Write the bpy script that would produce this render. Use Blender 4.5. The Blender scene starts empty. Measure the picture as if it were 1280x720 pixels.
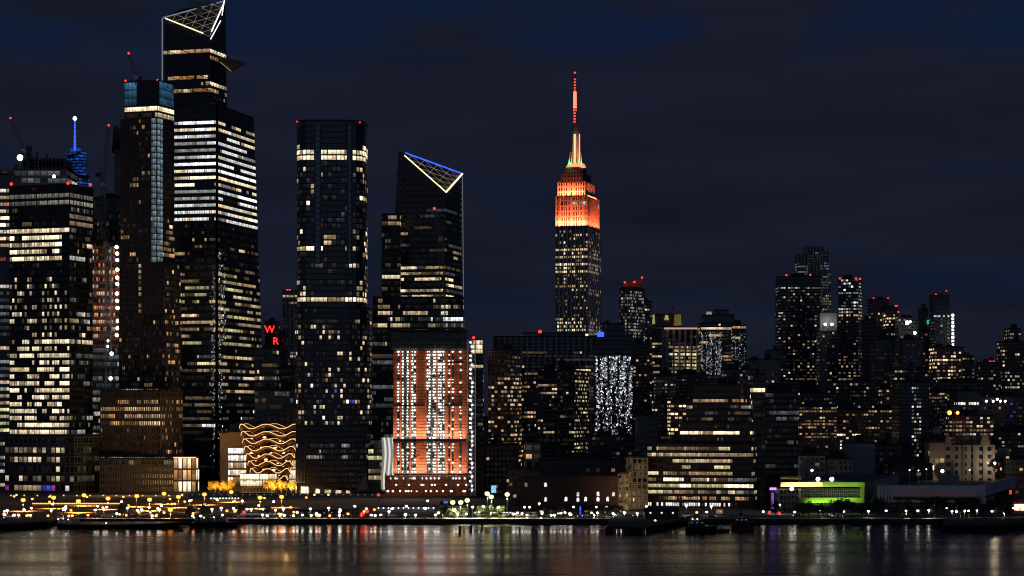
import bpy, bmesh, math, random
from mathutils import Vector as V
R = random.Random(7)
S = bpy.context.scene
COL = S.collection

# ---------------------------------------------------------------- camera, sky, exposure
F, HX, HY, CZ, GZ = 2680.0, 640.0, 515.0, 60.0, 2.4     # focal length and horizon in photograph pixels, eye height, quay height
cam = bpy.data.cameras.new('camera'); cam_o = bpy.data.objects.new('camera', cam); COL.objects.link(cam_o)
cam_o.location = (0, 0, CZ); cam_o.rotation_euler = (math.radians(90), 0, 0)
cam.sensor_width = 36; cam.lens = F / 1280 * 36; cam.shift_y = (HY - 360) / 1280
cam.clip_start = 1; cam.clip_end = 60000
S.camera = cam_o

w = bpy.data.worlds.new('World'); S.world = w; w.use_nodes = True
nt = w.node_tree; nt.nodes.clear()
N = nt.nodes.new; L = nt.links.new
out = N('ShaderNodeOutputWorld'); bg = N('ShaderNodeBackground')
sky = N('ShaderNodeTexSky'); sky.sky_type = 'NISHITA'; sky.sun_disc = False
sky.sun_elevation = math.radians(-3.0); sky.sun_rotation = math.radians(200)
tc = N('ShaderNodeTexCoord'); mp = N('ShaderNodeMapping'); mp.inputs['Scale'].default_value = (5, 5, 26)
L(tc.outputs['Generated'], mp.inputs[0])
nz = N('ShaderNodeTexNoise'); nz.inputs['Scale'].default_value = 1.0; nz.inputs['Detail'].default_value = 6; nz.inputs['Roughness'].default_value = .5
L(mp.outputs[0], nz.inputs['Vector'])
rp = N('ShaderNodeValToRGB'); rp.color_ramp.elements[0].position = .22; rp.color_ramp.elements[1].position = .46
L(nz.outputs['Fac'], rp.inputs[0])
sc_ = N('ShaderNodeMix'); sc_.data_type = 'RGBA'; sc_.blend_type = 'MULTIPLY'; sc_.inputs[0].default_value = 1
sc_.inputs[7].default_value = (.20, .22, .30, 1); L(sky.outputs[0], sc_.inputs[6])
cl = N('ShaderNodeMix'); cl.data_type = 'RGBA'
cl.inputs[6].default_value = (.0038, .0105, .034, 1)      # clear evening sky
cl.inputs[7].default_value = (.0082, .0108, .0228, 1)     # cloud deck lit by the city
cn = N('ShaderNodeTexNoise'); cn.inputs['Scale'].default_value = 1; cn.inputs['Detail'].default_value = 5; cm = N('ShaderNodeMapping'); cm.inputs['Scale'].default_value = (7, 3, 42); cm.inputs['Location'].default_value = (3, 0, 1); L(tc.outputs['Generated'], cm.inputs[0]); L(cm.outputs[0], cn.inputs['Vector'])
cr = N('ShaderNodeMapRange'); cr.inputs[1].default_value = .3; cr.inputs[2].default_value = .7; cr.inputs[3].default_value = .8; cr.inputs[4].default_value = 1.24; L(cn.outputs['Fac'], cr.inputs[0])
cx_ = N('ShaderNodeMix'); cx_.data_type = 'RGBA'; cx_.blend_type = 'MULTIPLY'; cx_.inputs[0].default_value = 1; cx_.inputs[6].default_value = (.0080, .0104, .0216, 1); L(cr.outputs[0], cx_.inputs[7]); L(cx_.outputs[2], cl.inputs[7])
sz_ = N('ShaderNodeSeparateXYZ'); L(tc.outputs['Generated'], sz_.inputs[0])
mr = N('ShaderNodeMapRange'); mr.interpolation_type = 'SMOOTHSTEP'; mr.inputs[1].default_value = .150; mr.inputs[2].default_value = .172; mr.inputs[3].default_value = 0; mr.inputs[4].default_value = 1; L(sz_.outputs[2], mr.inputs[0])
n2 = N('ShaderNodeTexNoise'); n2.inputs['Scale'].default_value = 1; n2.inputs['Detail'].default_value = 3; mp2 = N('ShaderNodeMapping'); mp2.inputs['Scale'].default_value = (9, 4, 30); mp2.inputs['Location'].default_value = (.4, 0, 0); L(tc.outputs['Generated'], mp2.inputs[0]); L(mp2.outputs[0], n2.inputs['Vector'])
gapf = N('ShaderNodeMapRange'); gapf.inputs[1].default_value = .42; gapf.inputs[2].default_value = .58; L(n2.outputs['Fac'], gapf.inputs[0])
gm = N('ShaderNodeMath'); gm.operation = 'MULTIPLY'; L(mr.outputs[0], gm.inputs[0]); L(gapf.outputs[0], gm.inputs[1])
cf = N('ShaderNodeMath'); cf.operation = 'SUBTRACT'; cf.use_clamp = True; L(rp.outputs[0], cf.inputs[0]); L(gm.outputs[0], cf.inputs[1])
L(cf.outputs[0], cl.inputs[0])
ad = N('ShaderNodeMix'); ad.data_type = 'RGBA'; ad.blend_type = 'ADD'; ad.inputs[0].default_value = .08
L(cl.outputs[2], ad.inputs[6]); L(sc_.outputs[2], ad.inputs[7])
sx = N('ShaderNodeSeparateXYZ'); L(tc.outputs['Generated'], sx.inputs[0])
def wm(op, x, y):
    n = N('ShaderNodeMath'); n.operation = op
    for i, q in enumerate((x, y)):
        if isinstance(q, (int, float)): n.inputs[i].default_value = q
        else: L(q, n.inputs[i])
    return n.outputs[0]
west = wm('MULTIPLY', wm('POWER', wm('MAXIMUM', wm('MULTIPLY', sx.outputs[1], -1.0), 0.0), 3.0), wm('MAXIMUM', wm('SUBTRACT', 1.0, wm('MULTIPLY', wm('ABSOLUTE', sx.outputs[2], 0), 1.4)), 0.0))
glow = N('ShaderNodeMix'); glow.data_type = 'RGBA'; glow.blend_type = 'ADD'; glow.inputs[7].default_value = (.05, .072, .12, 1)   # afterglow in the west, behind the camera
L(west, glow.inputs[0]); L(ad.outputs[2], glow.inputs[6]); L(glow.outputs[2], bg.inputs[0]); bg.inputs[1].default_value = 1.0
L(bg.outputs[0], out.inputs[0])
sun = bpy.data.lights.new('sun', 'SUN'); sun.energy = .012; sun.angle = math.radians(40); sun.color = (.75, .82, 1)   # last dusk light from the west
so = bpy.data.objects.new('sun', sun); COL.objects.link(so); so.rotation_euler = (math.radians(62), 0, math.radians(18))
S.view_settings.view_transform = 'Standard'; S.view_settings.look = 'None'
S.view_settings.exposure = 0; S.view_settings.gamma = 1
S.render.engine = 'CYCLES'
S.cycles.use_denoising = True; S.cycles.filter_width = 1.1; S.cycles.pixel_filter_type = 'BLACKMAN_HARRIS'; S.cycles.max_bounces = 4; S.cycles.diffuse_bounces = 1; S.cycles.glossy_bounces = 3
S.cycles.sample_clamp_indirect = 3; S.cycles.caustics_reflective = False; S.cycles.caustics_refractive = False

# ---------------------------------------------------------------- coordinates: from a pixel of the photograph and a distance to a place
def X(px, Y): return (px - HX) * Y / F
def Z(py, Y): return CZ + (HY - py) * Y / F
def P(px, py, Y): return V((X(px, Y), Y, Z(py, Y)))
def PY(z, Y): return HY - (z - CZ) * F / Y
def Yof(py, z): return F * (CZ - z) / (py - HY)

# ---------------------------------------------------------------- objects
def tag(o, label=None, cat=None, group=None, kind=None):
    if label: o['label'] = label
    if cat: o['category'] = cat
    if group: o['group'] = group
    if kind: o['kind'] = kind
    return o
def thing(name, label, cat, loc, group=None, rz=0):
    o = bpy.data.objects.new(name, None); COL.objects.link(o); o.empty_display_size = 1
    o.location = loc; o.rotation_euler.z = rz
    return tag(o, label, cat, group)
def copy_tree(o, parent=None):
    c = o.copy(); COL.objects.link(c)
    if parent: c.parent = parent
    for ch in KIDS.get(o.name, ()): copy_tree(ch, c)
    return c
KIDS = {}
class MB:
    """collects faces and links them as ONE mesh object"""
    def __init__(s): s.v = []; s.f = []; s.uv = []; s.m = []
    def quad(s, pts, uv=None, m=0):
        n = len(s.v); s.v += [tuple(p) for p in pts]; s.f.append(tuple(range(n, n + len(pts))))
        s.uv += uv if uv else [(0, 0)] * len(pts); s.m.append(m)
    def box(s, a, b, m=0):
        x0, y0, z0 = a; x1, y1, z1 = b
        if x0 > x1: x0, x1 = x1, x0
        if y0 > y1: y0, y1 = y1, y0
        if z0 > z1: z0, z1 = z1, z0
        s.hexa([(x0, y0, z0), (x1, y0, z0), (x1, y1, z0), (x0, y1, z0)], [(x0, y0, z1), (x1, y0, z1), (x1, y1, z1), (x0, y1, z1)], m)
    def hexa(s, lo, hi, m=0):
        n = len(lo); o = len(s.v); s.v += [tuple(p) for p in lo] + [tuple(p) for p in hi]
        fs = [tuple(o + i for i in reversed(range(n))), tuple(o + n + i for i in range(n))]
        fs += [(o + i, o + (i + 1) % n, o + n + (i + 1) % n, o + n + i) for i in range(n)]
        for f in fs: s.f.append(f); s.uv += [(s.v[i][0] + s.v[i][1], s.v[i][2]) for i in f]; s.m.append(m)
    def tube(s, a, b, r0, r1=None, n=8, m=0):
        a, b = V(a), V(b); d = (b - a).normalized(); r1 = r0 if r1 is None else r1
        u = d.orthogonal().normalized(); w_ = d.cross(u)
        ring = lambda c, r: [c + (u * math.cos(t) + w_ * math.sin(t)) * r for t in [2 * math.pi * i / n for i in range(n)]]
        s.hexa(ring(a, r0), ring(b, r1), m)
    def beam(s, a, b, t, m=0): s.tube(a, b, t * .7, t * .7, 4, m)
    def ball(s, c, r, m=0, n=10, k=6, sz=1.0):
        c = V(c); o = len(s.v)
        for i in range(k + 1):
            ph = math.pi * i / k
            for j in range(n):
                t = 2 * math.pi * j / n
                s.v.append(tuple(c + V((r * math.sin(ph) * math.cos(t), r * math.sin(ph) * math.sin(t), r * sz * math.cos(ph)))))
        for i in range(k):
            for j in range(n):
                s.f.append((o + i * n + j, o + (i + 1) * n + j, o + (i + 1) * n + (j + 1) % n, o + i * n + (j + 1) % n))
                s.uv += [(0, 0)] * 4; s.m.append(m)
    def build(s, name, mats, parent=None, smooth=False):
        me = bpy.data.meshes.new(name)
        org = V(parent_origin(parent)) if parent else V((0, 0, 0))
        me.from_pydata([tuple(V(p) - org) for p in s.v], [], s.f)
        if any(u != (0, 0) for u in s.uv):
            lay = me.uv_layers.new(name='UVMap'); lay.data.foreach_set('uv', [c for u in s.uv for c in u])
        if not isinstance(mats, (list, tuple)): mats = [mats]
        for m in mats: me.materials.append(m)
        if len(mats) > 1: me.polygons.foreach_set('material_index', s.m)
        if smooth: me.polygons.foreach_set('use_smooth', [True] * len(s.f))
        me.update()
        o = bpy.data.objects.new(name, me); COL.objects.link(o)
        if parent: o.parent = parent; KIDS.setdefault(parent.name, []).append(o)
        return o
def parent_origin(p):
    v = V((0, 0, 0))
    while p: v += p.location; p = p.parent
    return v

# ---------------------------------------------------------------- materials
def newmat(name):
    m = bpy.data.materials.new(name); m.use_nodes = True; m.node_tree.nodes.clear(); return m, m.node_tree.nodes.new, m.node_tree.links.new
def mth(N, L, op, a, b=None, c=None):
    n = N('ShaderNodeMath'); n.operation = op
    for i, x in enumerate((a, b, c)):
        if x is None: continue
        if isinstance(x, (int, float)): n.inputs[i].default_value = x
        else: L(x, n.inputs[i])
    return n.outputs[0]
def mixc(N, L, f, a, b, mode='MIX'):
    n = N('ShaderNodeMix'); n.data_type = 'RGBA'; n.blend_type = mode
    for i, x in ((0, f), (6, a), (7, b)):
        if isinstance(x, (int, float)): n.inputs[i].default_value = x
        elif isinstance(x, tuple): n.inputs[i].default_value = (*x, 1)
        else: L(x, n.inputs[i])
    return n.outputs[2]
def plain(name, col, rough=.7, var=.25, scale=.25, metal=0, spec=.5):
    m, N, L = newmat(name); o = N('ShaderNodeOutputMaterial'); b = N('ShaderNodeBsdfPrincipled'); L(b.outputs[0], o.inputs[0])
    t = N('ShaderNodeTexCoord'); n = N('ShaderNodeTexNoise'); n.inputs['Scale'].default_value = scale; n.inputs['Detail'].default_value = 5
    L(t.outputs['Object'], n.inputs['Vector'])
    f = mth(N, L, 'MULTIPLY_ADD', n.outputs['Fac'], 2 * var, 1 - var)
    L(mixc(N, L, 1.0, col, f, 'MULTIPLY'), b.inputs['Base Color'])
    b.inputs['Roughness'].default_value = rough; b.inputs['Metallic'].default_value = metal; b.inputs['Specular IOR Level'].default_value = spec
    return m
def facade(name, frame, glass, a=.10, b=.16, gr=.12, fr=.7, gs=.8):
    """curtain wall or punched windows: UV counts columns and floors"""
    m, N, L = newmat(name); o = N('ShaderNodeOutputMaterial'); p = N('ShaderNodeBsdfPrincipled'); L(p.outputs[0], o.inputs[0])
    uv = N('ShaderNodeUVMap'); s = N('ShaderNodeSeparateXYZ'); L(uv.outputs[0], s.inputs[0])
    fu = mth(N, L, 'FRACT', s.outputs[0]); fv = mth(N, L, 'FRACT', s.outputs[1])
    iu = mth(N, L, 'LESS_THAN', mth(N, L, 'ABSOLUTE', mth(N, L, 'SUBTRACT', fu, .5)), .5 - a)
    iv = mth(N, L, 'LESS_THAN', mth(N, L, 'ABSOLUTE', mth(N, L, 'SUBTRACT', fv, .5)), .5 - b)
    k = mth(N, L, 'MULTIPLY', iu, iv)
    fl = N('ShaderNodeVectorMath'); fl.operation = 'FLOOR'; L(uv.outputs[0], fl.inputs[0])
    wn = N('ShaderNodeTexWhiteNoise'); wn.noise_dimensions = '3D'; L(fl.outputs[0], wn.inputs['Vector'])
    g = mixc(N, L, 1.0, glass, mth(N, L, 'MULTIPLY_ADD', wn.outputs['Value'], 1.3, .35), 'MULTIPLY')
    t = N('ShaderNodeTexCoord'); n = N('ShaderNodeTexNoise'); n.inputs['Scale'].default_value = .12; n.inputs['Detail'].default_value = 6
    L(t.outputs['Object'], n.inputs['Vector'])
    fc = mixc(N, L, 1.0, frame, mth(N, L, 'MULTIPLY_ADD', n.outputs['Fac'], .9, .55), 'MULTIPLY')
    L(mixc(N, L, k, fc, g), p.inputs['Base Color'])
    L(mth(N, L, 'MULTIPLY_ADD', k, mth(N, L, 'MULTIPLY_ADD', wn.outputs['Value'], .12, gr - fr), fr), p.inputs['Roughness'])
    p.inputs['Specular IOR Level'].default_value = gs
    return m
def emit(name, col, st, sample=False):
    m, N, L = newmat(name); o = N('ShaderNodeOutputMaterial'); e = N('ShaderNodeEmission'); L(e.outputs[0], o.inputs[0])
    e.inputs[0].default_value = (*col, 1); e.inputs[1].default_value = st
    m.cycles.emission_sampling = 'FRONT' if sample else 'NONE'
    return m
def lit(name, col, st, contrast=.65, mull=.07, tint=.35):
    """a room seen through its panes: UV counts panes and floors, so each pane gets its own brightness and furnishing"""
    m, N, L = newmat(name); o = N('ShaderNodeOutputMaterial'); e = N('ShaderNodeEmission'); L(e.outputs[0], o.inputs[0])
    uv = N('ShaderNodeUVMap'); s = N('ShaderNodeSeparateXYZ'); L(uv.outputs[0], s.inputs[0])
    fu = mth(N, L, 'FRACT', s.outputs[0])
    fr = mth(N, L, 'GREATER_THAN', mth(N, L, 'ABSOLUTE', mth(N, L, 'SUBTRACT', fu, .5)), .5 - mull)
    oi = N('ShaderNodeObjectInfo')
    fl = N('ShaderNodeVectorMath'); fl.operation = 'FLOOR'; L(uv.outputs[0], fl.inputs[0])
    wn = N('ShaderNodeTexWhiteNoise'); wn.noise_dimensions = '4D'; L(fl.outputs[0], wn.inputs['Vector']); L(oi.outputs['Random'], wn.inputs['W'])
    n = N('ShaderNodeTexNoise'); n.noise_dimensions = '4D'; n.inputs['Scale'].default_value = 4.2; n.inputs['Detail'].default_value = 3
    L(uv.outputs[0], n.inputs['Vector']); L(mth(N, L, 'MULTIPLY', oi.outputs['Random'], 50), n.inputs['W'])
    room = mth(N, L, 'MULTIPLY_ADD', wn.outputs['Value'], contrast, 1.05 - contrast)
    fv = mth(N, L, 'FRACT', s.outputs[1])
    ceil = mth(N, L, 'MULTIPLY_ADD', fv, -1.3, 1.65)                      # ceiling lamps above, desks below
    cs = N('ShaderNodeSeparateXYZ'); L(wn.outputs['Color'], cs.inputs[0])
    blind = mth(N, L, 'MULTIPLY', mth(N, L, 'LESS_THAN', fv, mth(N, L, 'MULTIPLY_ADD', cs.outputs[1], .8, .0)), mth(N, L, 'GREATER_THAN', cs.outputs[2], .62))
    furn = mth(N, L, 'MULTIPLY', mth(N, L, 'MULTIPLY', mth(N, L, 'MULTIPLY_ADD', n.outputs['Fac'], 1.8, .1), ceil), mth(N, L, 'MULTIPLY_ADD', blind, -.55, 1.0))
    k = mth(N, L, 'MULTIPLY', room, furn)
    k = mth(N, L, 'MULTIPLY', k, mth(N, L, 'MULTIPLY_ADD', fr, -.75, 1.0))
    k = mth(N, L, 'MULTIPLY', k, mth(N, L, 'MULTIPLY_ADD', mth(N, L, 'POWER', oi.outputs['Random'], 1.6), 1.1, .38))
    warm = mixc(N, L, mth(N, L, 'MULTIPLY', wn.outputs['Value'], tint), col, (1.0, .52, .2))
    warm = mixc(N, L, mth(N, L, 'MULTIPLY', mth(N, L, 'FRACT', mth(N, L, 'MULTIPLY', oi.outputs['Random'], 17.3)), tint * .75), warm, (.95, .98, .85))
    L(warm, e.inputs[0]); L(mth(N, L, 'MULTIPLY', k, st), e.inputs[1])
    m.cycles.emission_sampling = 'NONE'
    return m
G = dict(
    glass=facade('dark curtain wall', (.028, .03, .034), (.012, .014, .018), .08, .2),
    glassb=facade('blue tinted curtain wall', (.025, .03, .04), (.006, .012, .026), .07, .14, .06, .5, .9),
    glassg=facade('teal glass wall with pale slab edges', (.10, .11, .115), (.012, .02, .024), .05, .12),
    brown=facade('brown stone wall', (.12, .09, .075), (.015, .014, .014), .22, .2),
    brick=facade('red brick wall', (.30, .14, .08), (.012, .012, .014), .26, .27),
    brickdark=facade('dark brick wall', (.08, .05, .04), (.01, .01, .012), .24, .26),
    stone=facade('limestone wall', (.26, .235, .20), (.016, .016, .018), .27, .2),
    cream=facade('cream wall', (.5, .44, .34), (.02, .02, .02), .26, .24),
    conc=facade('concrete wall', (.19, .185, .18), (.02, .02, .022), .25, .25),
    grey=facade('grey panel wall', (.12, .125, .13), (.012, .014, .018), .16, .2),
    navy=facade('blue black glass wall', (.035, .04, .055), (.009, .011, .016), .1, .16, .1, .6, .7),
)
M = dict(
    roof=plain('roofing felt', (.05, .05, .052), .9), blank=plain('blank rendered wall', (.33, .33, .32), .85), dark=plain('dark metal', (.03, .03, .033), .5),
    conc=plain('bare concrete', (.27, .26, .25), .85), steel=plain('grey steel', (.2, .2, .2), .5), copper=plain('copper cladding', (.38, .18, .09), .4, metal=.4),
    tan=plain('tan stone panels', (.45, .32, .2), .8), fin=plain('brown metal fins', (.15, .12, .10), .45), pale=plain('pale stone piers', (.68, .62, .62), .8),
    net=plain('orange safety netting', (.87, .19, .065), .9, .35, .8), black=plain('black netting', (.012, .012, .013), .9), crane=plain('crane steel', (.3, .27, .22), .6),
    wood=plain('pier timber', (.06, .05, .04), .9), white=plain('white paint', (.75, .75, .74), .6), asphalt=plain('asphalt', (.05, .05, .052), .9, .3, .05),
    hull=plain('black hull paint', (.015, .015, .018), .5), redhull=plain('red hull paint', (.25, .03, .025), .5),
    green=plain('lime green panels', (.33, .5, .12), .7), cream=plain('cream fascia', (.7, .6, .32), .7), bark=plain('bark', (.07, .05, .035), .9), brickp=plain('plain brick', (.12, .055, .04), .9, .3, .6),
)
E = {   # lit windows, painted glints and painted floodlight
    'W': lit('bright warm room', (1.0, .82, .50), 2.1, .55), 'w': lit('warm room', (1.0, .74, .40), .85), 'd': lit('dim warm room', (1.0, .68, .36), .17),
    'C': lit('bright white room', (.90, .97, .98), 2.0, .5, tint=.15), 'c': lit('white room', (.82, .92, .92), .62), 'k': lit('dim bluish room', (.7, .85, 1.0), .13, tint=.1),
    'o': lit('orange room', (1.0, .46, .14), .75), 'g': lit('yellow green room', (.95, .95, .42), .95), 'b': lit('blue room', (.10, .14, 1.0), .6, tint=0), 'r': lit('red room', (1.0, .08, .05), .7),
    't': lit('blue tinted crown glass', (.10, .34, .62), .30, .35, .05, 0), 'T': lit('pale glazed stair shaft', (.45, .66, .75), .24, .5, .05, 0), 'B': lit('painted blue floodlight', (.03, .15, .75), .62, .8, .04, 0),
    'y': lit('painted yellow floodlight', (1.0, .8, .12), .45, .3, .1), 's': emit('sparkling window glint', (.9, .95, 1.0), .5), 'z': emit('faint window glint', (.85, .9, 1.0), .16), 'S': emit('bright window glint', (1, 1, 1), 1.6),
    'q': lit('barely lit room', (.75, .85, 1.0), .024, .9, tint=.3), 'Q': lit('barely lit warm room', (1.0, .75, .5), .022, .9), 'm': lit('magenta room', (1, .1, .8), .8, tint=0), 'f': lit('backlit crown panel', (1.0, .95, .78), 1.7, .2, .06, .1), 'F': lit('dim backlit crown panel', (1.0, .95, .82), .22, .3, .1, .1),
}
LED = dict(
    white=emit('white light strip', (1, .95, .88), 2.2), warm=emit('warm light strip', (1, .72, .36), 2.6), blue=emit('blue light strip', (.05, .12, 1), 1.5), dimw=emit('dim light strip', (.75, .85, 1), .22),
    red=emit('red beacon lens', (1, .03, .03), 2.6), amber=emit('sodium lamp', (1, .31, .04), 3.2, True), lampw=emit('white lamp', (1, .93, .8), 8, True),
    flood=emit('white work lamp', (1, .98, .93), 9, True), lime=emit('yellow green flood lamp', (1, .95, .35), 3.5, True), star=emit('pale blue star lamp', (.6, .8, 1), 8, True), purple=emit('purple light', (.5, .2, 1), 2.2),
    bluepanel=emit('blue screen', (.15, .35, 1), 1.8), head=emit('headlamp', (1, .95, .85), 4), tail=emit('tail lamp', (1, .02, .02), 2.5), orange=emit('orange lamp', (1, .22, .03), 7, True),
    redspire=emit('red spire light', (1, .07, .04), 1.6), whitespire=emit('white spire light', (1, .26, .14), 1.7), greenl=emit('green light', (.03, .7, .18), .8), ledamber=emit('amber edge light', (1, .55, .22), 1.9),
    yellow=emit('golden string light', (1, .6, .1), 2.0), netlamp=emit('work lamp behind netting', (1, .94, .84), 4.2, True),
)
# ---------------------------------------------------------------- building maker
def footprint(px, Y, th=20, D=25):
    """visible corners left to right as seen from the river, then the hidden ones"""
    if len(px) == 2:
        a, b = (X(px[0], Y), Y), (X(px[1], Y), Y)
        return [a, b, (b[0], Y + D), (a[0], Y + D)]
    t = math.tan(math.radians(th)); p1 = (X(px[1], Y), Y); dl = dr = 10.0
    for _ in range(30):
        dl = max(0, (p1[0] - X(px[0], Y + dl)) * t); dr = max(0, (X(px[2], Y + dr) - p1[0]) / t)
        dr = min(dr, 160)
    p0 = (X(px[0], Y + dl), Y + dl); p2 = (X(px[2], Y + dr), Y + dr)
    return [p0, p1, p2, (p0[0] + p2[0] - p1[0], p0[1] + p2[1] - p1[1])]
def bil(q, u, v):
    a, b, c, d = q      # bottom left, bottom right, top right, top left;   v runs down from the top
    return (d.lerp(c, u)).lerp(a.lerp(b, u), v)
class Bld:
    def __init__(s, name, label, px, Y, cat='building', group=None):
        s.Y = Y; s.o = thing(name, label, cat, (X(sum(px) / len(px), Y), Y, GZ), group); s.strips = []; s.name = name; s.faces = []
    def sec(s, px, y, Y=None, th=20, D=25, wall='glass', fl=9, cl=5, bands=(), ytops=None, pxt=None, vf=(.2, .8), roof=True, seed=None, run=4, walln='wall', sides=True, foot=None):
        """one storey block: px corners (pxt at the top when it tapers), y = (top, bottom) pixels"""
        Y = Y or s.Y; rr = random.Random(seed if seed is not None else R.random())
        fb = foot or footprint(px, Y, th, D); ft = footprint(pxt, Y, th, D) if pxt else fb
        n = len(fb); zt = [Z(v, p[1]) for v, p in zip(ytops, ft)] if ytops else [Z(y[0], Y)] * n
        zb = GZ if len(y) < 2 or y[1] is None else Z(y[1], Y)
        zb = max(zb, GZ)
        k = Y / F; mb = MB(); H = max(zt) - zb; nr = max(1, round(H / (fl * k)))
        res = []
        for i in range(n):
            j = (i + 1) % n
            q = [V((*fb[i], zb)), V((*fb[j], zb)), V((*ft[j], zt[j])), V((*ft[i], zt[i]))]
            wd = (V(fb[j]) - V(fb[i])).length; nc = max(1, round(wd / (cl * k)))
            hi, hj = (zt[i] - zb) / H, (zt[j] - zb) / H
            mb.quad(q, [(0, nr), (nc, nr), (nc, nr * (1 - hj)), (0, nr * (1 - hi))])
            nrm = (q[1] - q[0]).cross(q[3] - q[0]).normalized()
            res.append((q, nc, nr, nrm, hi, hj))
            ctr = sum(q, V()) / 4
            if nrm.dot(V((0, 0, CZ)) - ctr) > 0 and bands and (sides or i == 0):
                s.fill(i, q, nc, nr, nrm, bands, rr, vf, run, zb, H, hi, hj)
        mb.quad([V((*p, z)) for p, z in zip(ft, zt)], None, 1)
        s.wall = mb.build(walln, [G[wall] if wall in G else M[wall], M['roof']], s.o)
        if roof and not ytops:                     # parapet and plant on top
            r = MB(); cx = sum(p[0] for p in ft) / n; cy = sum(p[1] for p in ft) / n
            ins = lambda f, z: [V((cx + (p[0] - cx) * f, cy + (p[1] - cy) * f, z)) for p in ft]
            r.hexa(ins(1.006, zt[0] - .3), ins(1.006, zt[0] + .9)); r.build('parapet', M['roof'], s.o)
            if roof == 2:
                for _ in range(rr.choice((2, 3))):
                    b_ = MB(); f = rr.uniform(.12, .3); ox, oy = rr.uniform(-.28, .28), rr.uniform(-.2, .2); ww = max(p[0] for p in ft) - min(p[0] for p in ft)
                    b_.hexa([p + V((ox * ww, 0, 0)) for p in ins(f, zt[0] + .8)], [p + V((ox * ww, 0, 0)) for p in ins(f, zt[0] + rr.uniform(3, 6))]); b_.build('roof_bulkhead', M['roof'], s.o)
        s.faces = res; s.zb = zb
        return res
    def fill(s, fi, q, nc, nr, nrm, bands, rr, vf, run, zb, H, hi, hj):
        for r in range(nr):
            z = zb + H * (1 - (r + .5) / nr); yy = PY(z, q[0].y)
            b = next((b for b in bands if b[0] <= yy < b[1] and (len(b) < 6 or fi in b[5])), None)
            if not b: continue
            p, pal = b[2], b[3]; rn = b[4] if len(b) > 4 and b[4] else run
            jit = 1.0 if p > .93 else rr.choice((.8, 1.0, 1.15)) if p >= .7 and rn > 1.5 else rr.choice((.2, .6, 1.0, 1.35, 1.7)) if rn > 1.5 else rr.uniform(.3, 1.7)
            u0, u1 = (b[6] if len(b) > 6 else (0, 1))
            c = int(u0 * nc); ce = max(c + 1, int(round(u1 * nc)))
            while c < ce:
                ln = max(1, min(ce - c, int(rr.expovariate(1 / rn) + .6))) if rn > 1 else 1
                if rr.random() < min(1, p * jit):
                    s.strip(q, nc, nr, nrm, c, c + ln, r, rr.choice(pal), vf, hi, hj)
                elif rr.random() < .36: s.strip(q, nc, nr, nrm, c, c + ln, r, rr.choice('qqQ'), vf, hi, hj)
                c += ln
    def strip(s, q, nc, nr, nrm, c0, c1, r, ch, vf=(.2, .8), hi=1, hj=1, m=.14):
        ua, ub = (c0 + m) / nc, (c1 - m) / nc; va, vb = (r + vf[0]) / nr, (r + vf[1]) / nr
        if va < 1 - (hi + (hj - hi) * ua) + .004 or va < 1 - (hi + (hj - hi) * ub) + .004: return
        sc = lambda u, v: (v - (1 - (hi + (hj - hi) * u))) / max(.05, (hi + (hj - hi) * u))
        pts = [bil(q, ua, sc(ua, vb)), bil(q, ub, sc(ub, vb)), bil(q, ub, sc(ub, va)), bil(q, ua, sc(ua, va))]
        s.strips.append((pts, nrm, [(c0 + m, r + vf[1]), (c1 - m, r + vf[1]), (c1 - m, r + vf[0]), (c0 + m, r + vf[0])], ch))
    def speck(s, fi, n, ch, size, u=(0, 1), v=(0, 1), fade=0):
        q, nc, nr, nrm, hi, hj = s.faces[fi]; W_ = (q[1] - q[0]).length; H_ = (q[3] - q[0]).length
        for _ in range(n):
            a = R.uniform(*u); b = R.uniform(*v)
            if fade and R.random() < fade * (b - v[0]) / (v[1] - v[0]): continue
            if math.sin(a * 23 + b * 9) + math.sin(a * 51 - b * 4) < R.uniform(-1.6, .9): continue
            a = (int(a * nc * 2) + .5) / (nc * 2); du = size * R.uniform(.5, 1.1) / W_ / 2; dv = size * R.uniform(.5, 1.9) / H_ / 2
            pts = [bil(q, a - du, b + dv), bil(q, a + du, b + dv), bil(q, a + du, b - dv), bil(q, a - du, b - dv)]
            s.strips.append((pts, nrm, [(0, 1), (1, 1), (1, 0), (0, 0)], R.choice(ch)))
    def fins(s, fi, step, depth=.6, width=.35, mat='fin', v=(0, 1), u=(0, 1), name='fin_screen'):
        q, nc, nr, nrm, hi, hj = s.faces[fi]; W_ = (q[1] - q[0]).length; n = max(2, int(W_ * (u[1] - u[0]) / step)); mb = MB()
        for i in range(n + 1):
            a = u[0] + (u[1] - u[0]) * i / n; dx = width / W_ / 2
            lo = [bil(q, a - dx, v[1]), bil(q, a + dx, v[1])]; hi_ = [bil(q, a - dx, v[0]), bil(q, a + dx, v[0])]
            mb.hexa([lo[0] + nrm * depth, lo[1] + nrm * depth, lo[1] - nrm * .1, lo[0] - nrm * .1], [hi_[0] + nrm * depth, hi_[1] + nrm * depth, hi_[1] - nrm * .1, hi_[0] - nrm * .1])
        return mb.build(name, M[mat] if mat in M else LED[mat], s.o)
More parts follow.
